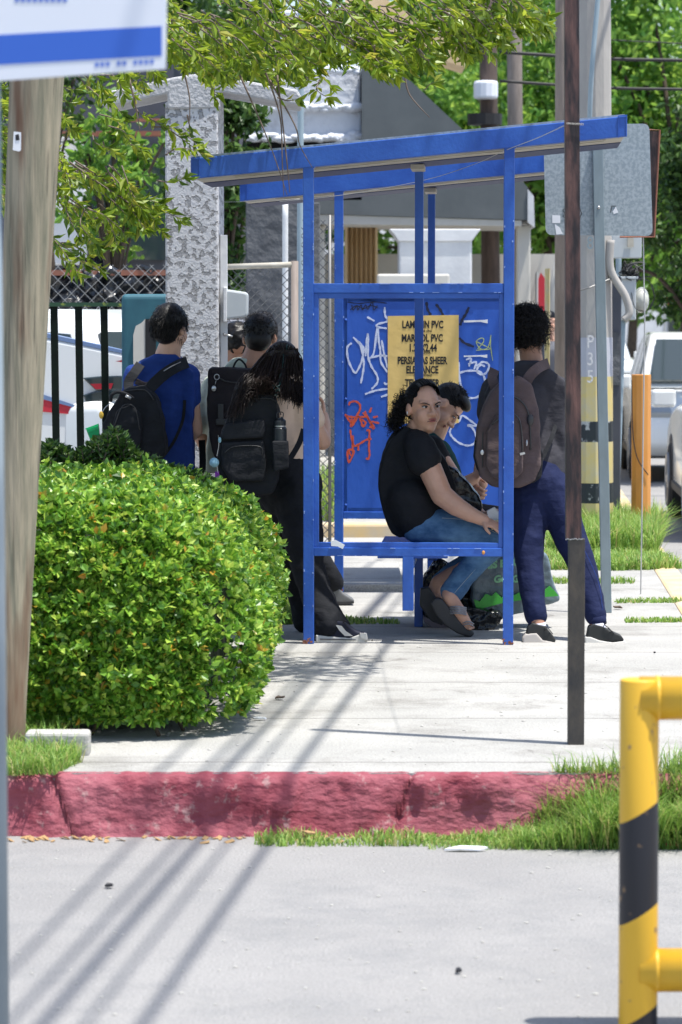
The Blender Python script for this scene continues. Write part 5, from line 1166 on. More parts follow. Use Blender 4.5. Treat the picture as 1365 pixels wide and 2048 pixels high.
def pack_prism(mb, pxs, d, th): mb.prism([P(x, y, d) for x, y in pxs], (0, th, 0))
def spx(pts): return [P(*p) for p in pts]

# ---- woman on the bench ------------------------------------------------
dw = 16.5; base = G(905, 1268)
w = person((P(840, 1078, dw).x, dw, 0), 'seated woman in black shirt and jeans, dark curly ponytail, frowning toward the street')
fr = head_frame((.45, -.89, -.04), (-.04, 0.0, 1)); hc = P(847.5, 815, 16.42); hs = 1.06
mb = MB(); add_head(mb, hc, fr, hs)
f_, up_, sd_, M3_ = fr
mb.ell(hc + (f_ * .02 - up_ * .095) * hs, [.052, .045, .03], M3_)
mb.chain(spx([(838, 850, 16.44), (830, 880, 16.5), (826, 905, 16.5)]), [.056, .062, .08])
mb.chain(spx([(825, 920, 16.52), (820, 980, 16.52), (830, 1045, 16.52)]), [.10, .10, .09])
mb.chain(spx([(842, 896, 16.40), (858, 932, 16.33), (884, 990, 16.30), (912, 1012, 16.28), (940, 1028, 16.27), (968, 1040, 16.27)]), [.050, .062, .056, .050, .040, .030])
add_hand(mb, P(966, 1039, 16.27), (.85, -.1, -.40), (-.2, .5, -.8), .92, .45, 1, 1)
mb.chain(spx([(870, 905, 16.66), (905, 960, 16.68), (935, 1010, 16.66), (962, 1030, 16.60)]), [.055, .055, .045, .030])
add_hand(mb, P(962, 1034, 16.58), (.75, -.35, .45), (.5, -.2, -.4), .92, .95, 1.1, -1)
mb.chain(spx([(850, 1056, 16.42), (920, 1060, 16.42), (1003, 1078, 16.42), (950, 1125, 16.42), (898, 1178, 16.42), (900, 1196, 16.38), (918, 1222, 16.35), (937, 1252, 16.35)]), [.07, .060, .045, .045, .038, .038, .034, .026])
mb.chain(spx([(850, 1056, 16.62), (920, 1060, 16.62), (1006, 1076, 16.62), (945, 1125, 16.60), (876, 1165, 16.58), (868, 1186, 16.58), (890, 1212, 16.57), (915, 1240, 16.56)]), [.07, .060, .045, .045, .036, .036, .030, .020])
for i in range(4): mb.ell(P(940 + i * 2.2, 1258 - i * .8, 16.32 + .016 * i), (.010, .009, .008), nu=8, nv=6)
body = blob('body', mb, 'skin_tan', w, voxel=.0048, smooth=4)
face_parts(hc, fr, hs, body, frown=1.0)
mb = MB(); mb.pprism([(812, 853), (800, 861), (782, 880), (768, 905), (759, 940), (757, 975), (764, 1012), (774, 1046), (784, 1068), (800, 1077), (840, 1062), (868, 1040), (885, 1020), (906, 1003), (914, 985), (906, 950), (892, 920), (870, 890), (852, 872), (836, 862)], 16.40, .22)
mb.chain(spx([(815, 900, 16.5), (808, 960, 16.52), (820, 1025, 16.52)]), [.115, .130, .130], 18)
mb.chain(spx([(836, 885, 16.39), (842, 898, 16.36), (849, 917, 16.335)]), [.072, .084, .090], 16); mb.chain(spx([(866, 893, 16.66), (876, 918, 16.68)]), [.06, .07])
mb.chain(spx([(818, 1000, 16.44), (828, 1028, 16.44), (842, 1046, 16.45)]), [.125, .125, .105], 18); mb.chain(spx([(825, 1030, 16.60), (842, 1046, 16.60)]), [.12, .105], 16)
sh_ = blob('shirt', mb, 'cloth_black', w, voxel=.008, smooth=14, disp=.012, dsize=.09)
mb = MB()
for dd, j in ((16.42, 0), (16.62, 1)):
    mb.chain(spx([(836, 1052, dd), (884, 1053, dd), (950, 1063, dd), (1004, 1078, dd)]), [.088, .088, .080, .067], 18)
    mb.chain(spx([(1004, 1078, dd), (962, 1115, dd), ((925, 1155, dd) if j == 0 else (915, 1142, dd)), ((905, 1183, dd) if j == 0 else (882, 1166, dd))]), [.068, .064, .060, .062 if j == 0 else .054], 16)
je = blob('jeans', mb, 'denim', w, voxel=.007, smooth=6, disp=.012, dsize=.06)
mb = MB(); q = cr(spx([(884, 1036, 16.33), (930, 1040, 16.335), (970, 1055, 16.345), (1000, 1070, 16.36)]), 5); mb.tube(q, .0014, 4); q = cr(spx([(996, 1092, 16.362), (950, 1140, 16.36), (906, 1190, 16.36)]), 5); mb.tube(q, .0014, 4); mb.build('seam', 'denim_seam', je)
# hair: smooth cap drawn back + curly tail
mb = MB(); mb.ell(hc + (up_ * .030 - f_ * .026) * hs, [k * hs for k in (.082, .096, .096)], M3_); mb.ell(hc + (up_ * .012 - f_ * .060) * hs, [k * hs for k in (.076, .062, .085)], M3_)
hr = blob('hair', mb, 'hair_black', w, voxel=.006, smooth=4)
mb = MB()
for _ in range(260):                                          # strands combed back from the hairline
    a = rng.uniform(-1.35, 1.35); st = hc + (sd_ * .079 * math.sin(a) + f_ * (.066 - .035 * abs(math.sin(a)) ** 1.5) + up_ * (.030 + .085 * math.cos(a))) * hs
    md = hc + (sd_ * .084 * math.sin(a) - f_ * .03 + up_ * (.032 + .098 * math.cos(a))) * hs; en = hc + (-f_ * .125 + up_ * (.01 + .03 * rng.normal()) + sd_ * .02 * rng.normal()) * hs
    mb.tube(cr([st, md, en], 5), .0013, 3, caps=False)
mb.build('hair_strand', 'hair_black', hr, smooth=True)
mb = MB()
for _ in range(34):
    a = rng.uniform(-.9, .75); st = hc + (sd_ * .079 * math.sin(a) + f_ * (.068 - .035 * abs(math.sin(a)) ** 1.5) + up_ * (.034 + .085 * math.cos(a))) * hs
    md = st + (-f_ * .05 + up_ * .018 * math.cos(a)) * hs; mb.tube([st, st.lerp(md, .5) + up_ * .004, md], .0012, 3, caps=False)
mb.build('grey_strand', 'hair_grey', hr, smooth=True)
mb = MB()
for _ in range(620):
    t_ = rng.random(); c = P(814 - 22 * t_ + rng.normal() * 7, 790 + 58 * t_ + rng.normal() * 6, 16.47 + rng.normal() * .03)
    strand(mb, c, (-.45 + rng.normal() * .6, rng.normal() * .6, -.7 + rng.normal() * .5), rng.uniform(.025, .065), .0022, .010, .2, 8, 11)
mb.build('ponytail', 'hair_black', hr, smooth=True)
mb = MB(); mb.ell(P(815, 826, 16.345), (.004, .003, .009), nu=8, nv=6); mb.build('earring', 'metal_light', w, smooth=True)
# sandals
def sandal(dd, pts, strap, lab=None):
    s0 = thing('sandal', P(*pts[0], dd), lab, 'sandal'); return s0
mb = MB(); mb.pprism([(870, 1196), (884, 1198), (905, 1222), (928, 1252), (950, 1268), (942, 1275), (916, 1268), (892, 1252), (872, 1230), (862, 1208)], 16.33, .085)
so_ = blob('sandal', mb, 'sole_black', w, voxel=.006, smooth=5)
mb = MB()
for k in range(5): mb.tube(cr(spx([(900, 1214 + 3.4 * k, 16.335), (917, 1213 + 3.4 * k, 16.300), (933, 1216 + 3.4 * k, 16.325)]), 4), .0040, 6)
for k in range(2): mb.tube(cr(spx([(926, 1246 + 5 * k, 16.33), (938, 1243 + 5 * k, 16.31), (948, 1248 + 5 * k, 16.34)]), 3), .0038, 6)
mb.build('strap', 'silver_strap', so_, smooth=True)
mb = MB(); mb.pprism([(842, 1178), (858, 1174), (876, 1200), (890, 1232), (886, 1252), (862, 1242), (840, 1212)], 16.50, .085); blob('sandal', mb, 'sole_black', w, voxel=.006, smooth=5)
# what she holds
t = thing('paper_cup', P(988, 1060, 16.34), 'white paper wrapper held in the seated woman\'s hands', 'wrapper')
mb = MB(); mb.pprism([(974, 1022), (990, 1014), (1000, 1026), (998, 1062), (984, 1064), (978, 1046)], 16.36, .035); mb.build('wrapper', 'card_white', t, bevel=.004)
mb = MB(); mb.pprism([(980, 1044), (1002, 1038), (1004, 1056), (984, 1060)], 16.335, .02); mb.build('label', 'card_cream', t, bevel=.002)
mb = MB(); 
for k in range(5): mb.pprism([(984 + 3.4 * k, 1047 - k), (986 + 3.4 * k, 1047 - k), (987 + 3.4 * k, 1054 - k), (984.5 + 3.4 * k, 1054 - k)], 16.333, .001)
mb.build('print', 'ink', t)
# shoulder bag in front of her
t = thing('shoulder_bag', P(925, 1045, 16.55), 'soft black shoulder bag between the seated woman and the seated boy', 'bag')
mb = MB(); mb.pprism([(893, 930), (912, 938), (938, 965), (958, 990), (966, 1015), (960, 1042), (940, 1036), (912, 1008), (895, 975), (884, 945)], 16.50, .12); blob('body', mb, 'bag_black', t, voxel=.007, smooth=10, disp=.02, dsize=.06)
mb = MB(); q = cr(spx([(862, 888, 16.60), (880, 915, 16.52), (900, 948, 16.49), (915, 965, 16.50)]), 5); mb.tube(q, .008, 6); mb.build('strap', 'cloth_charcoal', t, smooth=True)

# ---- boy beside her ----------------------------------------------------
b6 = person((P(880, 1078, 17.15).x, 17.15, 0), 'seated boy in dark green shirt with head bowed, half hidden behind the woman')
fr = head_frame((.50, -.16, -.85), (.86, 0, .50)); hc = P(891, 812, 17.12); f_, up_, sd_, M3_ = fr
mb = MB(); add_head(mb, hc, fr, 1.03)
mb.chain(spx([(882, 840, 17.15), (866, 880, 17.18), (860, 905, 17.2)]), [.056, .056, .07]); mb.chain(spx([(858, 930, 17.2), (862, 1040, 17.2)]), [.11, .12])
mb.chain(spx([(880, 905, 17.04), (900, 955, 17.0), (918, 975, 16.98), (950, 955, 16.98)]), [.05, .045, .042, .030]); add_hand(mb, P(950, 955, 16.98), (.4, -.3, .6), (-.6, -.2, .2), 1, 1.0)
mb.chain(spx([(905, 968, 17.3), (940, 985, 17.25), (965, 968, 17.2)]), [.045, .042, .03]); add_hand(mb, P(940, 962, 17.05), (.3, -.5, -.5), (.5, 0, -.4), 1, 1.0, thumb=-1)
for dd, xa in ((17.08, 0), (17.3, 12)): mb.chain(spx([(880, 1040, dd), (1005 + xa, 1048, dd), (960 + xa, 1215, dd - .1)]), [.08, .05, .035])
body = blob('body', mb, 'skin_light', b6, voxel=.0055, smooth=4); face_parts(hc, fr, 1.03, body)
mb = MB(); mb.pprism([(868, 866), (884, 878), (902, 902), (914, 935), (926, 975), (935, 1015), (930, 1065), (845, 1070), (838, 900), (850, 872)], 17.06, .26)
mb.chain(spx([(880, 902, 17.03), (902, 950, 16.99)]), [.062, .064]); mb.chain(spx([(872, 905, 17.32), (898, 950, 17.3)]), [.06, .06]); blob('shirt', mb, 'cloth_green', b6, voxel=.009, smooth=10, disp=.012, dsize=.08)
mb = MB(); mb.pprism([(884, 890), (893, 896), (896, 903), (888, 902)], 16.985, .003); mb.build('shirt_badge', 'cloth_sage', b6)
mb = MB()
for dd, xa in ((17.08, 0), (17.3, 12)): mb.chain(spx([(868, 1042, dd), (930, 1040, dd), (1006 + xa, 1046, dd), (985 + xa, 1120, dd - .05), (958 + xa, 1215, dd - .1)]), [.12, .10, .085, .07, .065])
blob('trousers', mb, 'cloth_black', b6, voxel=.009, smooth=6, disp=.012, dsize=.07)
mb = MB(); mb.ell(hc + up_ * .036 - f_ * .018, [.080, .094, .092], M3_); mb.ell(hc + up_ * .092 + f_ * .028, [.068, .062, .034], M3_); hr = blob('hair', mb, 'hair_black', b6, voxel=.006, smooth=3)
mb = MB(); fur(mb, hc + up_ * .030 - f_ * .016, fr, 1, (.084, .098, .100), lambda a, b, c: c > .1 and (b < .6 or c > .5), 900, .022, .0016, .002, (0, .9, 0), .1)
mb.build('hair_strand', 'hair_black', hr, smooth=True)
for dd, xa in ((16.84, 0), (17.2, 8)):
    s_ = MB(); s_.pprism([(848 + xa, 1216), (860 + xa, 1206), (905 + xa, 1222), (945 + xa, 1240), (966 + xa, 1252), (962 + xa, 1262), (880 + xa, 1254), (852 + xa, 1238)], dd, .085); sn = blob('sneaker', s_, 'shoe_black', b6, voxel=.006, smooth=5)
    s_ = MB(); s_.pprism([(847 + xa, 1232), (880 + xa, 1248), (930 + xa, 1254), (968 + xa, 1253), (966 + xa, 1267), (910 + xa, 1268), (870 + xa, 1260), (848 + xa, 1244)], dd - .004, .095); s_.build('sole', 'sole_mauve', sn, bevel=.006, smooth=False)
# bags on the ground
t = thing('trash_bag', G(880, 1262), 'black plastic bag slumped on the ground behind the woman\'s feet', 'bag')
mb = MB(); mb.pprism([(842, 1170), (862, 1140), (880, 1120), (935, 1150), (1000, 1190), (1000, 1240), (985, 1262), (930, 1266), (870, 1258), (845, 1230)], 16.95, .2); blob('body', mb, 'bag_black', t, voxel=.009, smooth=10, disp=.05, dsize=.06)
t = thing('shopping_bag', G(1030, 1256), 'large grey plastic shopping bag printed in green, leaning behind the near post', 'shopping bag')
mb = MB(); mb.pprism([(968, 1104), (1020, 1096), (1060, 1092), (1096, 1112), (1110, 1170), (1120, 1200), (1100, 1208), (1055, 1222), (1010, 1238), (975, 1240), (955, 1238), (944, 1200), (948, 1150)], 16.80, .22)
o = blob('body', mb, 'bag_grey', t, voxel=.009, smooth=6, disp=.03, dsize=.12)
mb = MB()
up1 = [(948, 1199), (960, 1203), (972, 1188), (984, 1192), (992, 1184), (1004, 1196), (1016, 1186), (1030, 1190), (1044, 1182), (1060, 1186), (1076, 1176), (1090, 1180), (1100, 1172), (1112, 1184)]
lo1 = [(1118, 1192), (1090, 1194), (1060, 1198), (1030, 1202), (1005, 1206), (980, 1213), (960, 1218), (952, 1214)]
mb.pprism(up1 + lo1, 16.772, .012); mb.build('green_print', 'bag_green', t)
mb = MB()
for s_, x, y, sz in (('HIS BAG', 1003, 1134, .052), ('Go', 1001, 1164, .050), ('Green', 1050, 1162, .050)):
    vs, fs = text_mb(s_, sz, P(x, y, 16.768), Vector((1, 0, .12)), (0, 0, 1), 1.0, .0028); mb.add(vs, fs)
mb.build('lettering', 'bag_print', t)
t = thing('clear_bag', G(985, 1258), 'crinkled dark bag bottom under the grey shopping bag', 'bag')
mb = MB(); mb.pprism([(930, 1215), (1000, 1225), (1008, 1236), (990, 1258), (950, 1266), (930, 1258)], 16.7, .12); blob('body', mb, 'bag_black', t, voxel=.007, smooth=6, disp=.03, dsize=.04)

# ---- standing student on the right --------------------------------------
st = person((P(1080, 1288, 16.12).x, 16.12, 0), 'standing student with black curly hair seen from behind, navy track trousers, by the near post')
fr = head_frame((.38, .92, -.06), (.02, 0, 1)); hc = P(1057, 668, 16.42); f_, up_, sd_, M3_ = fr
mb = MB(); add_head(mb, hc, fr, 1.0)
mb.chain(spx([(1060, 690, 16.42), (1064, 725, 16.42), (1062, 760, 16.42)]), [.058, .058, .075]); mb.chain(spx([(1056, 800, 16.43), (1062, 880, 16.42), (1076, 960, 16.38)]), [.13, .12, .12])
mb.chain(spx([(990, 775, 16.42), (984, 850, 16.45), (1010, 905, 16.56)]), [.055, .046, .035])
mb.chain(spx([(1118, 778, 16.42), (1132, 858, 16.46), (1140, 905, 16.58), (1120, 925, 16.68)]), [.055, .046, .036, .028]); add_hand(mb, P(1120, 925, 16.68), (-.7, .5, -.1), (-.3, 0, .9), 1, .6)
mb.chain(spx([(1058, 980, 16.34), (1058, 1110, 16.24), (1074, 1235, 16.12), (1078, 1268, 16.10)]), [.08, .055, .04, .035]); mb.chain(spx([(1104, 980, 16.34), (1160, 1110, 16.22), (1194, 1235, 16.10), (1196, 1266, 16.09)]), [.08, .055, .04, .035])
blob('body', mb, 'skin_brown', st, voxel=.006, smooth=4)
mb = MB(); mb.pprism([(1040, 722), (1082, 722), (1106, 740), (1130, 762), (1138, 800), (1130, 850), (1132, 905), (1136, 940), (1120, 958), (1060, 962), (1000, 955), (978, 860), (968, 790), (985, 755), (1010, 738)], 16.33, .20)
mb.chain(spx([(1054, 800, 16.43), (1058, 870, 16.43), (1082, 938, 16.40)]), [.145, .14, .145], 18); mb.chain(spx([(990, 776, 16.42), (978, 826, 16.44)]), [.068, .066]); mb.chain(spx([(1114, 778, 16.42), (1128, 828, 16.43)]), [.070, .066])
blob('shirt', mb, 'cloth_charcoal', st, voxel=.008, smooth=12, disp=.016, dsize=.11)
mb = MB(); mb.chain(spx([(1072, 950, 16.38), (1080, 975, 16.36)]), [.145, .15], 18)
mb.chain(spx([(1060, 990, 16.34), (1057, 1060, 16.29), (1058, 1120, 16.24), (1066, 1190, 16.17), (1072, 1232, 16.13)]), [.118, .088, .072, .062, .056], 16)
mb.chain(spx([(1104, 985, 16.34), (1134, 1055, 16.28), (1160, 1120, 16.22), (1182, 1190, 16.15), (1192, 1230, 16.11)]), [.118, .088, .073, .060, .056], 16)
tr_ = blob('trousers', mb, 'cloth_navy', st, voxel=.007, smooth=6, disp=.014, dsize=.10)
mb = MB()
for x, dd, xo in ((1074, 16.125, 0), (1195, 16.10, 2)): mb.tube(spx([(x - 1, 1232, dd), (x + xo, 1250, dd)]), [.047, .042], 16)
mb.build('cuff', 'cloth_navy', tr_, smooth=True)
mb = MB(); q = cr(spx([(1122, 1000, 16.25), (1160, 1080, 16.165), (1196, 1160, 16.105), (1206, 1222, 16.075)]), 6); mb.tube(q, .0016, 4); mb.build('seam', 'cloth_blue', tr_)
for x, dd in ((1077, 16.10), (1196, 16.09)):
    mb = MB(); mb.tube(spx([(x, 1246, dd), (x + 2, 1264, dd)]), [.036, .037], 14); mb.build('sock', 'sock_white', st, smooth=True)
def shoe(par, up_px, so_px, d0, m_up, m_sole, wdt=.09, extra=None):
    mb = MB(); mb.pprism(up_px, d0, wdt); s0 = blob('shoe', mb, m_up, par, voxel=.005, smooth=6)
    mb = MB(); mb.pprism(so_px, d0 - .003, wdt + .006); blob('sole', mb, m_sole, s0, voxel=.004, smooth=4)
    mb = MB()
    for a, b in (extra or []): mb.tube(cr(spx([(*a, d0 - .003), ((a[0] + b[0]) / 2, (a[1] + b[1]) / 2 - 2, d0 - .006), (*b, d0 + .01)]), 3), .0022, 5)
    if extra: mb.build('lace', 'ink', s0, smooth=True)
    return s0
shoe(st, [(1174, 1276), (1178, 1254), (1188, 1248), (1204, 1252), (1222, 1262), (1244, 1272), (1250, 1282), (1176, 1284)], [(1171, 1274), (1182, 1274), (1200, 1281), (1226, 1285), (1251, 1282), (1253, 1290), (1225, 1294), (1180, 1293), (1171, 1288)], 16.05, 'shoe_black', 'sole_white', extra=[((1210, 1250), (1228, 1268)), ((1214, 1244), (1206, 1256)), ((1216, 1256), (1232, 1272))])
shoe(st, [(1052, 1276), (1056, 1256), (1066, 1246), (1090, 1252), (1104, 1268), (1113, 1280), (1110, 1286), (1056, 1286)], [(1046, 1276), (1052, 1268), (1074, 1266), (1086, 1280), (1112, 1285), (1111, 1292), (1080, 1293), (1054, 1293), (1046, 1286)], 16.06, 'shoe_black', 'sole_dirty', extra=[((1090, 1252), (1106, 1268)), ((1094, 1258), (1088, 1264))])
mb = MB(); mb.ell(hc + up_ * .028 - f_ * .022, [.090, .106, .104], M3_); hr = blob('hair', mb, 'hair_black', st, voxel=.007, smooth=2, disp=.03, dsize=.025)
mb = MB(); fur(mb, hc + up_ * .026 - f_ * .02, fr, 1, (.094, .108, .112), lambda a, b, c: b < .75 and c > -.75 and not (b > .3 and c < .2), 1500, .042, .0024, .0085, (0, 0, 0), .25, 9, 6)
mb.build('curl', 'hair_black', hr, smooth=True)
# brown backpack
t = thing('backpack', P(1020, 975, 16.1), 'brown backpack with side pocket worn by the curly haired standing student', 'backpack')
mb = MB(); pack_prism(mb, [(1000, 768), (1040, 752), (1064, 768), (1078, 815), (1082, 880), (1084, 930), (1072, 962), (1040, 976), (990, 976), (962, 955), (951, 915), (956, 860), (968, 815), (982, 785)], 16.12, .17); bd = blob('body', mb, 'pack_brown', t, voxel=.008, smooth=16, disp=.014, dsize=.08)
mb = MB(); pack_prism(mb, [(990, 832), (1020, 820), (1042, 835), (1048, 880), (1046, 945), (1030, 960), (985, 958), (972, 930), (974, 865)], 16.085, .1); blob('front_pocket', mb, 'pack_brown', t, voxel=.007, smooth=14, disp=.010, dsize=.06)
mb = MB(); pack_prism(mb, [(1052, 892), (1078, 888), (1088, 905), (1084, 955), (1066, 968), (1050, 960)], 16.13, .1); blob('side_pocket', mb, 'pack_black', t, voxel=.007, smooth=8)
mb = MB(); pack_prism(mb, [(951, 880), (962, 884), (964, 950), (955, 940), (948, 915)], 16.16, .1); blob('side_pocket', mb, 'pack_black', t, voxel=.007, smooth=8)
mb = MB(); mb.tube(cr(spx([(1012, 790, 16.115), (1040, 800, 16.11), (1058, 830, 16.115), (1062, 900, 16.118)]), 5), .0045, 6); mb.tube(cr(spx([(985, 850, 16.08), (1015, 826, 16.075), (1040, 842, 16.08), (1046, 905, 16.08)]), 5), .0035, 6); mb.tube(cr(spx([(972, 830, 16.125), (966, 870, 16.12), (966, 935, 16.12)]), 5), .0035, 6); mb.build('zip', 'zip', t, smooth=True)
mb = MB(); mb.pprism([(1040, 906), (1050, 904), (1051, 908), (1041, 911)], 16.075, .004); mb.ell(P(965, 905, 16.10), (.010, .004, .013), nu=8, nv=6); mb.ell(P(1054, 886, 16.10), (.005, .004, .016), nu=8, nv=6); mb.build('zip_pull', 'metal_light', t)
mb = MB(); mb.ell(P(1061, 840, 16.115), (.017, .010, .030)); mb.build('charging_port', 'zip', t, smooth=True)
def strap_(parent, pts, w_, m, nm='strap', th=.006):
    q = cr(spx(pts), 6); mb = MB(); L = []; Rr = []
    for i, p in enumerate(q):
        tt = (q[min(i + 1, len(q) - 1)] - q[max(i - 1, 0)]).normalized(); s_ = tt.cross(Vector((0, 1, 0)));  s_ = s_.normalized() * w_ / 2 if s_.length > .05 else Vector((w_ / 2, 0, 0)); L.append(p + s_); Rr.append(p - s_)
    N = len(q); o_ = Vector((0, -th, 0)); vs = L + Rr + [v + o_ for v in L + Rr]
    fs = [(i, i + 1, N + i + 1, N + i) for i in range(N - 1)] + [(2 * N + i, 3 * N + i, 3 * N + i + 1, 2 * N + i + 1) for i in range(N - 1)] + [(i, 2 * N + i, 2 * N + i + 1, i + 1) for i in range(N - 1)] + [(N + i, N + i + 1, 3 * N + i + 1, 3 * N + i) for i in range(N - 1)]
    mb.add(vs, fs); return mb.build(nm, m, parent, smooth=False, bevel=.002)
strap_(t, [(1046, 778, 16.25), (1060, 752, 16.24), (1078, 735, 16.26), (1098, 726, 16.36)], .052, 'pack_brown', th=.014)
strap_(t, [(992, 778, 16.25), (985, 756, 16.26), (990, 738, 16.34)], .050, 'pack_brown', th=.014)
strap_(t, [(1068, 790, 16.24), (1076, 850, 16.22), (1082, 905, 16.20)], .008, 'zip')
strap_(t, [(1086, 915, 16.20), (1102, 880, 16.24), (1112, 850, 16.30)], .022, 'pack_black')

# ---- girl with long hair -------------------------------------------------
g = person((P(640, 1280, 16.2).x, 16.25, 0), 'girl with long dark hair in tan shirt and wide black trousers behind the left post')
fr = head_frame((.45, .85, -.25), (.10, 0, 1)); hc = P(566, 733, 16.40); f_, up_, sd_, M3_ = fr
mb = MB(); add_head(mb, hc, fr, .96)
mb.chain(spx([(564, 755, 16.40), (560, 790, 16.42)]), [.052, .065]); mb.chain(spx([(556, 830, 16.45), (566, 890, 16.44), (580, 950, 16.4)]), [.115, .10, .12])
mb.chain(spx([(498, 810, 16.48), (488, 880, 16.55), (520, 915, 16.66)]), [.05, .042, .03]); mb.chain(spx([(616, 808, 16.44), (636, 862, 16.46), (646, 884, 16.48), (649, 850, 16.56), (648, 832, 16.60)]), [.05, .042, .042, .034, .026]); add_hand(mb, P(648, 832, 16.60), (-.05, .2, 1), (-.8, 0, .1), .85, .8)
mb.chain(spx([(585, 970, 16.38), (606, 1110, 16.3), (648, 1240, 16.17), (652, 1262, 16.16)]), [.08, .05, .038, .032]); mb.chain(spx([(560, 970, 16.48), (585, 1110, 16.55), (615, 1225, 16.6), (620, 1250, 16.6)]), [.08, .05, .038, .032])
blob('body', mb, 'skin_light', g, voxel=.006, smooth=4)
mb = MB(); mb.pprism([(540, 775), (590, 772), (620, 785), (636, 815), (632, 860), (626, 900), (630, 930), (520, 935), (470, 900), (460, 850), (475, 805), (505, 785)], 16.35, .17)
mb.chain(spx([(552, 820, 16.44), (560, 880, 16.44), (575, 915, 16.42)]), [.13, .12, .13], 18); mb.chain(spx([(498, 808, 16.46), (480, 845, 16.50)]), [.06, .06]); mb.chain(spx([(614, 806, 16.43), (628, 838, 16.44)]), [.06, .06])
blob('shirt', mb, 'cloth_tan', g, voxel=.008, smooth=12, disp=.014, dsize=.08)
mb = MB(); mb.chain(spx([(572, 942, 16.42), (580, 975, 16.42)]), [.15, .17], 18)
mb.chain(spx([(592, 985, 16.36), (604, 1060, 16.31), (616, 1130, 16.27), (634, 1190, 16.22), (656, 1250, 16.165)]), [.13, .105, .085, .082, .085], 16); mb.prism(spx([(628, 1225, 16.15), (672, 1205, 16.15), (700, 1252, 16.15), (690, 1266, 16.15), (612, 1278, 16.15), (606, 1240, 16.15)]), (0, .10, 0))
mb.chain(spx([(566, 985, 16.48), (580, 1080, 16.52), (598, 1160, 16.56), (618, 1240, 16.6)]), [.13, .10, .08, .08], 16)
blob('trousers', mb, 'cloth_black', g, voxel=.008, smooth=7, disp=.022, dsize=.09)
s0 = shoe(g, [(640, 1272), (642, 1252), (668, 1240), (690, 1245), (712, 1262), (730, 1268), (734, 1278), (642, 1282)], [(632, 1270), (660, 1273), (700, 1276), (722, 1268), (734, 1268), (736, 1280), (728, 1285), (640, 1286), (632, 1282)], 16.10, 'shoe_navy', 'sole_white', extra=[((688, 1244), (700, 1262)), ((694, 1240), (684, 1250))])
mb = MB(); mb.pprism([(672, 1250), (684, 1252), (692, 1262), (706, 1272), (690, 1272), (680, 1262)], 16.094, .004); mb.pprism([(720, 1266), (733, 1267), (735, 1280), (722, 1276)], 16.090, .01); mb.build('patch', 'sole_white', s0)
mb = MB(); mb.pprism([(640, 1277.5), (712, 1279), (712, 1280.5), (640, 1279)], 16.091, .003); mb.build('sole_line', 'shoe_navy', s0)
mb = MB(); mb.pprism([(604, 1262), (640, 1256), (660, 1262), (664, 1270), (606, 1274)], 16.55, .085); blob('shoe', mb, 'shoe_navy', g, voxel=.006, smooth=4)
# long hair
mb = MB(); mb.ell(hc + up_ * .026 - f_ * .02, [.084, .100, .102], M3_); pack_prism(mb, [(545, 700), (590, 700), (601, 730), (603, 775), (592, 790), (570, 786), (545, 775), (515, 772), (500, 765), (522, 725)], 16.22, .12); hr = blob('hair', mb, 'hair_brown', g, voxel=.006, smooth=8)
mb = MB(); mt = MB()
for i in range(1100):
    u = rng.random(); r0 = P(538 + 54 * u + rng.normal() * 3, 685 + 24 * abs(u - .5) + rng.random() * 14, 16.285 + rng.normal() * .025)
    ex = 455 + 150 * u ** .85; ey = np.interp(u, [0, .10, .22, .35, .5, .7, .85, 1], [834, 822, 792, 768, 765, 792, 796, 808]) + rng.normal() * 8
    md = P(516 + 86 * u + rng.normal() * 4, 735 + rng.normal() * 8, 16.20 + rng.normal() * .012); m2 = P((512 + 90 * u) * .4 + ex * .6 + rng.normal() * 3, 772 + rng.normal() * 8, 16.085 + rng.normal() * .012); en = P(ex + rng.normal() * 5, ey, 16.045 + rng.normal() * .012)
    q = cr([r0, md, m2, en], 4); (mt if (.60 < u < .66 and i % 2) else mb).tube(q, list(np.linspace(.0034, .0012, len(q))), 3, caps=False)
mb.build('hair_strand', 'hair_brown', hr, smooth=True); mt.build('dyed_strand', 'hair_teal', hr, smooth=True)
t = thing('backpack', P(510, 990, 16.1), 'large black backpack with a flap pocket worn by the long haired girl', 'backpack')
mb = MB(); pack_prism(mb, [(488, 772), (530, 766), (550, 785), (557, 830), (560, 900), (557, 960), (545, 988), (500, 994), (462, 980), (438, 955), (434, 917), (444, 862), (458, 830), (470, 803)], 16.09, .20); blob('body', mb, 'pack_black', t, voxel=.008, smooth=12, disp=.012, dsize=.09)
mb = MB(); pack_prism(mb, [(452, 848), (528, 838), (532, 860), (526, 876), (446, 880), (444, 868)], 16.055, .07); blob('flap', mb, 'pack_black', t, voxel=.006, smooth=8)
mb = MB(); pack_prism(mb, [(444, 885), (528, 880), (534, 935), (528, 962), (462, 964), (444, 935)], 16.062, .08); blob('front_pocket', mb, 'pack_black', t, voxel=.007, smooth=8, disp=.01)
mb = MB(); pack_prism(mb, [(544, 882), (577, 882), (578, 936), (548, 944)], 16.015, .11); blob('side_pocket', mb, 'pack_black', t, voxel=.006, smooth=6)
mb = MB(); mb.tube(cr(spx([(450, 905, 16.058), (470, 893, 16.055), (520, 893, 16.055), (525, 910, 16.057)]), 5), .002, 5); mb.tube(cr(spx([(470, 800, 16.085), (545, 798, 16.082), (562, 830, 16.085)]), 5), .003, 5); mb.build('zip', 'zip', t, smooth=True)
strap_(t, [(608, 858, 16.30), (598, 888, 16.25), (574, 928, 16.18)], .028, 'pack_black')
strap_(t, [(520, 772, 16.22), (540, 758, 16.28), (560, 760, 16.34)], .03, 'pack_black')
t = thing('water_bottle', P(561, 905, 16.1), 'black steel water bottle with loop lid in the girl\'s backpack pocket', 'bottle')
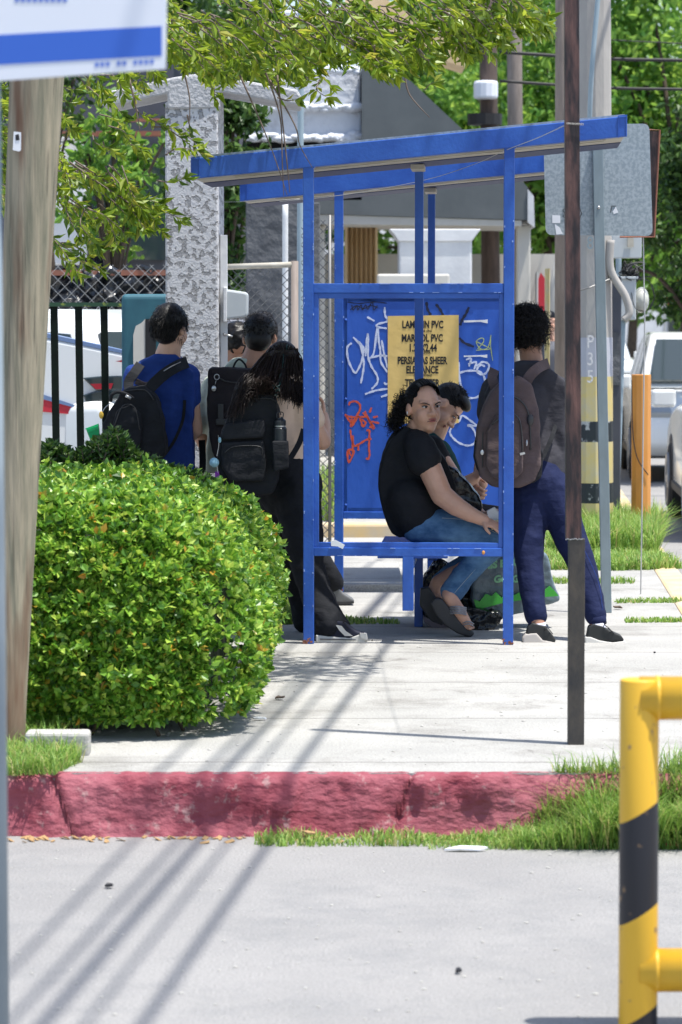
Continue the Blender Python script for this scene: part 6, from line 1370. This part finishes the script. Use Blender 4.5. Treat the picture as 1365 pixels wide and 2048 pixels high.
mb = MB(); mb.tube(cr(spx([(561, 905, 16.065), (561, 862, 16.065), (561, 857, 16.065), (561, 853, 16.065)]), 3), [.033, .033, .033, .033, .033, .033, .032, .030, .028, .026][:10], 18); bo = mb.build('flask', 'bottle', t, smooth=True)
mb = MB(); mb.tube(spx([(561, 853.5, 16.065), (561, 851, 16.065)]), .028, 18); mb.build('ring', 'metal_light', t)
mb = MB(); mb.tube(spx([(561, 851, 16.065), (561, 842, 16.065), (560, 838, 16.065), (559, 836, 16.065)]), [.029, .029, .016, .015], 18); lid = mb.build('lid', 'bottle', t)
mb = MB(); mb.tube(cr(spx([(555, 838, 16.06), (554, 828, 16.06), (559, 824, 16.06), (567, 826, 16.06), (566, 836, 16.06)]), 5), .0026, 6); mb.build('loop', 'bottle', lid, smooth=True)
t = thing('keyring', P(428, 955, 16.1), 'pale blue pompom keyring with purple charm hanging off the girl\'s backpack', 'keyring')
mb = MB(); mb.ell(P(429, 925, 16.08), .024); mb.build('pompom', 'pompom', t, smooth=True)
mb = MB(); mb.tube(cr(spx([(437, 870, 16.07), (438, 890, 16.07), (434, 912, 16.07)]), 4), .0015, 5); mb.tube(spx([(434, 932, 16.07), (436, 945, 16.07)]), .0015, 5); mb.build('chain', 'metal_light', t)
mb = MB(); mb.pprism([(430, 944), (438, 942), (440, 956), (431, 960)], 16.07, .01); mb.build('charm', 'purple', t, bevel=.002)
mb = MB(); mb.ell(P(440, 880, 16.07), (.008, .006, .014)); mb.build('bell', 'pompom', t, smooth=True)

# ---- man in sage polo ------------------------------------------------------
mn = person((P(520, 1200, 17.25).x, 17.25, 0), 'short haired youth in pale sage polo standing behind the long haired girl')
fr = head_frame((.15, .95, -.35), (0, .1, 1)); hc = P(520, 676, 17.25); f_, up_, sd_, M3_ = fr
mb = MB(); add_head(mb, hc, fr, 1.04)
mb.chain(spx([(514, 700, 17.24), (506, 730, 17.24)]), [.060, .072]); mb.chain(spx([(510, 790, 17.3), (512, 880, 17.3), (515, 960, 17.3)]), [.14, .13, .13])
mb.chain(spx([(428, 775, 17.3), (400, 862, 17.3), (412, 890, 17.42), (450, 895, 17.6)]), [.055, .048, .042, .03]); add_hand(mb, P(450, 895, 17.6), (.8, .4, .1), (0, .2, -1), 1, .6); mb.chain(spx([(588, 775, 17.3), (600, 862, 17.35), (570, 895, 17.6)]), [.055, .046, .03]); add_hand(mb, P(570, 895, 17.6), (-.8, .4, .1), (0, .2, -1), 1, .6, thumb=-1)
for sx in (-1, 1): mb.chain([P(515 + 26 * sx, 980, 17.3), P(515 + 30 * sx, 1090, 17.3), Vector((P(515 + 34 * sx, 1200, 17.3).x, 17.35, .09))], [.08, .05, .038])
blob('body', mb, 'skin_brown', mn, voxel=.0065, smooth=4)
mb = MB(); mb.pprism([(466, 716), (520, 716), (560, 735), (600, 760), (606, 800), (598, 860), (600, 945), (410, 948), (412, 900), (418, 850), (412, 800), (428, 760), (446, 735)], 17.18, .22); mb.chain(spx([(428, 775, 17.28), (402, 840, 17.28)]), [.07, .078], 16); mb.chain(spx([(590, 775, 17.28), (602, 835, 17.3)]), [.07, .075])
mb.chain(spx([(508, 800, 17.3), (510, 920, 17.3)]), [.17, .17], 18); blob('shirt', mb, 'cloth_sage', mn, voxel=.009, smooth=12, disp=.012, dsize=.09)
mb = MB(); mb.ell(P(515, 965, 17.3), (.19, .13, .14))
for sx in (-1, 1): mb.chain([P(515 + 30 * sx, 985, 17.3), P(515 + 32 * sx, 1090, 17.3), Vector((P(515 + 34 * sx, 1200, 17.3).x, 17.35, .1))], [.12, .085, .07], 16)
blob('trousers', mb, 'cloth_black', mn, voxel=.01, smooth=6)
for sx in (-1, 1):
    mb = MB(); c = Vector((P(515 + 34 * sx, 1200, 17.3).x, 17.4, .045)); mb.ell(c, (.045, .13, .045)); blob('shoe', mb, 'shoe_black', mn, voxel=.008, smooth=2)
mb = MB(); mb.ell(hc + up_ * .036 - f_ * .012, [.088, .104, .100], M3_); mb.ell(hc - up_ * .02 - f_ * .040, [.074, .066, .07], M3_); hr = blob('hair', mb, 'hair_black', mn, voxel=.007, smooth=3)
mb = MB(); fur(mb, hc + up_ * .034 - f_ * .012, fr, 1, (.090, .106, .103), lambda a, b, c: c > -.45, 900, .020, .0016, .002, (0, 0, -.5), .1); mb.build('hair_strand', 'hair_black', hr, smooth=True)
t = thing('backpack', P(460, 935, 17.0), 'dark box shaped backpack worn by the youth in the sage polo', 'backpack')
mb = MB(); pack_prism(mb, [(416, 740), (424, 734), (520, 738), (530, 760), (530, 920), (515, 936), (440, 936), (424, 905), (414, 830)], 16.93, .18); blob('body', mb, 'pack_dark', t, voxel=.008, smooth=8, disp=.012, dsize=.09)
mb = MB(); mb.tube(cr(spx([(432, 750, 16.925), (450, 762, 16.92), (480, 766, 16.92)]), 4), .004, 6); mb.build('zip', 'zip', t)
mb = MB(); pack_prism(mb, [(436, 808), (448, 808), (448, 842), (436, 842)], 16.91, .03); pack_prism(mb, [(432, 838), (456, 838), (456, 850), (432, 850)], 16.905, .03); mb.build('buckle', 'zip', t, bevel=.004)
mb = MB(); mb.tube(cr(spx([(466, 738, 17.0), (472, 724, 17.0), (480, 719, 17.0), (490, 728, 17.0), (494, 738, 17.0)]), 4), .006, 6); mb.build('handle', 'pack_black', t, smooth=True)
mb = MB(); mb.tube([P(434 + 5 * math.cos(a * .524), 754 + 5.5 * math.sin(a * .524), 16.915) for a in range(13)], .0025, 6); mb.tube(spx([(433, 760, 16.915), (430, 772, 16.915)]), .0015, 5); mb.ell(P(428, 777, 16.91), (.013, .005, .015)); mb.build('key_charm', 'metal_light', t, smooth=True)
strap_(t, [(404, 880, 17.1), (406, 920, 17.12), (404, 962, 17.15)], .035, 'pack_black')

# ---- two youths hidden behind ------------------------------------------------
def hidden(px, py, d, label, foot=None):
    h = person((P(px, 700, d).x, d, 0), label); fr = head_frame((-.3, .9, -.2), (0, 0, 1)); hc = P(px, py, d); f_, up_, sd_, M3_ = fr
    mb = MB(); add_head(mb, hc, fr, 1.0); x = hc.x
    zs = hc.z - .22
    mb.chain([hc, (x, d, zs)], [.055, .07]); mb.chain([(x, d, zs - .12), (x, d, zs - .6)], [.13, .13])
    for sx in (-1, 1): mb.chain([(x + .19 * sx, d, zs - .03), (x + .22 * sx, d, zs - .3), (x + .16 * sx, d + .15, zs - .5)], [.05, .042, .03]); add_hand(mb, Vector((x + .16 * sx, d + .15, zs - .5)), (-.3 * sx, .8, .2), (0, 0, -1), 1, .6)
    ft = [Vector((x - .1, d, .09)), Vector((x + .1, d, .09))]
    if foot: ft[1] = P(foot[0] - 42, foot[1] - 34, foot[2])
    for sx, fp in zip((-1, 1), ft): mb.chain([(x + .09 * sx, d, zs - .62), ((x + .09 * sx + fp.x) / 2 + (-.05 if foot and sx > 0 else 0), (d + fp.y) / 2, zs * .5 - .2), fp], [.08, .05, .036])
    blob('body', mb, 'skin_brown', h, voxel=.009, smooth=3)
    mb = MB(); mb.chain([(x, d, zs - .12), (x, d, zs - .55)], [.17, .165], 18)
    for sx in (-1, 1): mb.chain([(x + .17 * sx, d, zs - .03), (x + .22 * sx, d, zs - .22)], [.07, .065])
    blob('shirt', mb, 'cloth_black', h, voxel=.011, smooth=8)
    mb = MB(); mb.ell((x, d, zs - .6), (.18, .13, .14))
    for sx, fp in zip((-1, 1), ft): mb.chain([(x + .09 * sx, d, zs - .64), ((x + .09 * sx + fp.x) / 2 + (-.05 if foot and sx > 0 else 0), (d + fp.y) / 2, zs * .5 - .2), fp + Vector((0, 0, .03))], [.115, .085, .065], 16)
    blob('trousers', mb, 'cloth_black', h, voxel=.011, smooth=6)
    mb = MB(); mb.ell(hc + up_ * .034 - f_ * .012, [.088, .104, .104], M3_); blob('hair', mb, 'hair_black', h, voxel=.008, smooth=3, disp=.02, dsize=.03)
    mb = MB(); mb.ell(ft[0] + Vector((0, .05, -.045)), (.045, .13, .045)); mb.build('shoe', 'shoe_black', h, smooth=True)
    if foot:
        X, Y, D_ = foot; mb = MB(); mb.pprism([(X - 56, Y - 48), (X - 40, Y - 46), (X - 22, Y - 24), (X - 2, Y - 12), (X, Y - 4), (X - 50, Y - 4)], D_ - .04, .09); s0 = blob('shoe', mb, 'shoe_grey', h, voxel=.006, smooth=5)
        mb = MB(); mb.pprism([(X - 54, Y - 7), (X, Y - 9), (X + 1, Y - 3), (X - 12, Y), (X - 54, Y)], D_ - .045, .10); mb.build('sole', 'sole_black', s0, bevel=.005)
    return h
hidden(524, 672, 18.1, 'dark haired youth almost hidden, only hair and one grey shoe showing', foot=(708, 1210, G(700, 1210).y))
hidden(472, 690, 18.9, 'dark haired youth mostly hidden between the stucco pillar and the sage polo')

# ---- boy in blue -----------------------------------------------------------
bb = person((P(325, 1200, 16.9).x, 16.9, 0), 'boy in royal blue shirt standing behind the hedge, black hair seen from behind')
fr = head_frame((.55, .82, -.12), (.03, 0, 1)); hc = P(344, 657, 16.9); f_, up_, sd_, M3_ = fr
mb = MB(); add_head(mb, hc, fr, 1.0)
mb.chain(spx([(342, 685, 16.9), (336, 712, 16.92)]), [.056, .068]); mb.chain(spx([(326, 770, 16.95), (326, 860, 16.95), (328, 950, 16.95)]), [.13, .115, .12])
mb.chain(spx([(376, 752, 16.95), (384, 812, 16.93), (392, 862, 16.97), (372, 880, 17.15)]), [.05, .044, .038, .028]); add_hand(mb, P(372, 880, 17.15), (-.6, .6, .1), (0, 0, -1), .95, .6); mb.chain(spx([(268, 752, 16.95), (258, 830, 17.0), (290, 880, 17.15)]), [.05, .044, .03]); add_hand(mb, P(290, 880, 17.15), (.6, .6, .1), (0, 0, -1), .95, .6, thumb=-1)
for sx in (-1, 1): mb.chain([P(328 + 26 * sx, 980, 16.95), P(328 + 28 * sx, 1090, 16.95), Vector((P(328 + 30 * sx, 1200, 16.95).x, 16.95, .09))], [.08, .05, .036])
blob('body', mb, 'skin_light', bb, voxel=.006, smooth=4)
mb = MB(); mb.pprism([(312, 708), (352, 708), (370, 725), (388, 745), (390, 800), (384, 860), (390, 944), (268, 948), (268, 860), (262, 800), (256, 750), (275, 725)], 16.85, .19); mb.chain(spx([(376, 752, 16.94), (378, 800, 16.93)]), [.064, .064], 16); mb.chain(spx([(270, 752, 16.94), (264, 800, 16.97)]), [.062, .062]); mb.chain(spx([(326, 780, 16.95), (328, 920, 16.95)]), [.15, .15], 18)
blob('shirt', mb, 'cloth_blue', bb, voxel=.008, smooth=10, disp=.022, dsize=.09)
mb = MB(); mb.ell(P(328, 960, 16.95), (.165, .12, .13))
for sx in (-1, 1): mb.chain([P(328 + 28 * sx, 985, 16.95), P(328 + 28 * sx, 1090, 16.95), Vector((P(328 + 30 * sx, 1200, 16.95).x, 16.95, .1))], [.105, .08, .06], 16)
tz = blob('trousers', mb, 'cloth_navy', bb, voxel=.01, smooth=6)
for sx in (-1, 1):
    mb = MB(); mb.ell(Vector((P(328 + 30 * sx, 1200, 16.95).x, 17.0, .045)), (.045, .13, .045)); mb.build('shoe', 'shoe_black', bb, smooth=True)
mb = MB(); mb.ell(hc + up_ * .034 - f_ * .024, [.086, .104, .100], M3_); mb.ell(hc - up_ * .015 - f_ * .050, [.074, .062, .075], M3_); hr = blob('hair', mb, 'hair_black', bb, voxel=.007, smooth=3)
mb = MB(); fur(mb, hc + up_ * .024 - f_ * .024, fr, 1, (.089, .106, .112), lambda a, b, c: (b < .6 or c > .3) and c > -.72 and not (abs(a) > .75 and c < -.2 and b > -.2), 1700, .026, .0017, .002, (0, -.2, -1.0), .3); mb.build('hair_strand', 'hair_black', hr, smooth=True)
t = thing('backpack', P(270, 905, 16.6), 'black backpack with carry loop slung low on the boy in blue', 'backpack')
mb = MB(); pack_prism(mb, [(255, 775), (290, 772), (314, 795), (326, 840), (334, 905), (320, 925), (215, 925), (204, 890), (206, 850), (222, 815), (240, 790)], 16.60, .2); blob('body', mb, 'pack_black', t, voxel=.008, smooth=12, disp=.022, dsize=.07)
mb = MB(); pack_prism(mb, [(236, 818), (262, 810), (282, 828), (284, 870), (276, 905), (225, 905), (222, 860)], 16.57, .09); blob('front_pocket', mb, 'pack_black', t, voxel=.007, smooth=8, disp=.02)
mb = MB(); mb.tube(cr(spx([(222, 802, 16.58), (224, 790, 16.56), (236, 784, 16.56), (252, 788, 16.56), (268, 798, 16.57)]), 5), .009, 8); mb.build('handle', 'pack_black', t, smooth=True)
mb = MB(); mb.tube(spx([(252, 791, 16.545), (262, 797, 16.55)]), .0075, 8); mb.build('clip', 'metal_light', t, smooth=True)
mb = MB(); mb.tube(cr(spx([(230, 850, 16.565), (246, 812, 16.565), (270, 815, 16.565), (280, 860, 16.57)]), 5), .003, 5); mb.tube(cr(spx([(250, 782, 16.6), (290, 780, 16.595), (308, 800, 16.6)]), 5), .003, 5); mb.build('zip', 'zip', t, smooth=True)
strap_(t, [(286, 792, 16.68), (306, 770, 16.72), (330, 748, 16.75), (356, 732, 16.78), (376, 724, 16.88)], .060, 'pack_black', th=.016)
strap_(t, [(262, 790, 16.7), (258, 765, 16.74), (270, 745, 16.76), (282, 728, 16.82)], .05, 'pack_black', th=.016)
strap_(t, [(272, 762, 16.72), (290, 770, 16.715), (304, 766, 16.72)], .03, 'pack_dark')
strap_(t, [(333, 905, 16.75), (350, 880, 16.76), (366, 840, 16.82), (370, 800, 16.84)], .016, 'pack_black')
mb = MB(); mb.tube(cr(spx([(328, 742, 16.725), (345, 732, 16.735), (362, 724, 16.77)]), 4), .0025, 5); mb.build('reflective_piping', 'metal_light', t)
t = thing('plastic_cup', P(188, 880, 16.7), 'translucent green cup poking out of the black backpack pocket', 'cup')
mb = MB(); mb.prism(spx([(172, 858, 16.66), (197, 849, 16.66), (200, 880, 16.66), (182, 884, 16.66)]), (0, .06, 0)); mb.build('cup', 'green_plastic', t, bevel=.006)
mb = MB(); mb.tube(spx([(171, 858, 16.655), (198, 848, 16.655)]), .003, 6); mb.tube(spx([(175, 864, 16.655), (198, 856, 16.655)]), .0015, 6); mb.build('rim', 'green_plastic', t)
t = thing('key_tag', P(204, 836, 16.6), 'small yellow tag hanging from the black backpack', 'tag')
mb = MB(); mb.ell(P(203, 830, 16.58), (.012, .006, .020), nu=10, nv=6); mb.build('tag', 'yellow_plastic', t, smooth=True)
mb = MB(); mb.tube(cr(spx([(205, 824, 16.58), (212, 814, 16.58), (222, 806, 16.58)]), 4), .002, 5); mb.build('cord', 'metal_light', t)

# ---- blurred pedestrian far behind ---------------------------------------------
def far_person(px, d, label, m1, m2, h=1.68):
    x = P(px, 700, d).x; h0 = person((x, d, 0), label); mb = MB(); c = Vector((x, d, h - .12)); fr = head_frame((.2, -1, 0), (0, 0, 1)); add_head(mb, c, fr, 1)
    mb.chain([c, (x, d, h - .30)], [.055, .06]); mb.chain([(x, d, h - .45), (x, d, h - .85)], [.12, .12])
    for s_ in (-1, 1):
        mb.chain([(x + .19 * s_, d, h - .34), (x + .23 * s_, d, h - .62), (x + .22 * s_, d - .08, h - .86)], [.05, .042, .03]); add_hand(mb, Vector((x + .22 * s_, d - .08, h - .86)), (0, -.2, -1), (-s_, 0, 0), 1, .4)
        mb.chain([(x + .09 * s_, d, h - .88), (x + .1 * s_, d, .48), (x + .1 * s_, d, .08)], [.08, .055, .04]); mb.ell((x + .1 * s_, d - .05, .035), (.045, .12, .035))
    blob('body', mb, 'skin_tan', h0, voxel=.01, smooth=3)
    mb = MB(); mb.chain([(x, d, h - .45), (x, d, h - .85)], [.16, .155], 16)
    for s_ in (-1, 1): mb.chain([(x + .17 * s_, d, h - .34), (x + .22 * s_, d, h - .56)], [.065, .062])
    blob('shirt', mb, m1, h0, voxel=.012, smooth=5)
    mb = MB(); mb.ell((x, d, h - .88), (.16, .12, .12))
    for s_ in (-1, 1): mb.chain([(x + .09 * s_, d, h - .9), (x + .1 * s_, d, .1)], [.10, .065])
    blob('trousers', mb, m2, h0, voxel=.012, smooth=5)
    mb = MB(); mb.ell((x, d + .02, h - .09), (.085, .10, .10)); mb.build('hair', 'hair_black', h0, smooth=True)
far_person(1098, 33, 'distant pedestrian in dark clothes past the curly haired student', 'slate_wall', 'cloth_black')
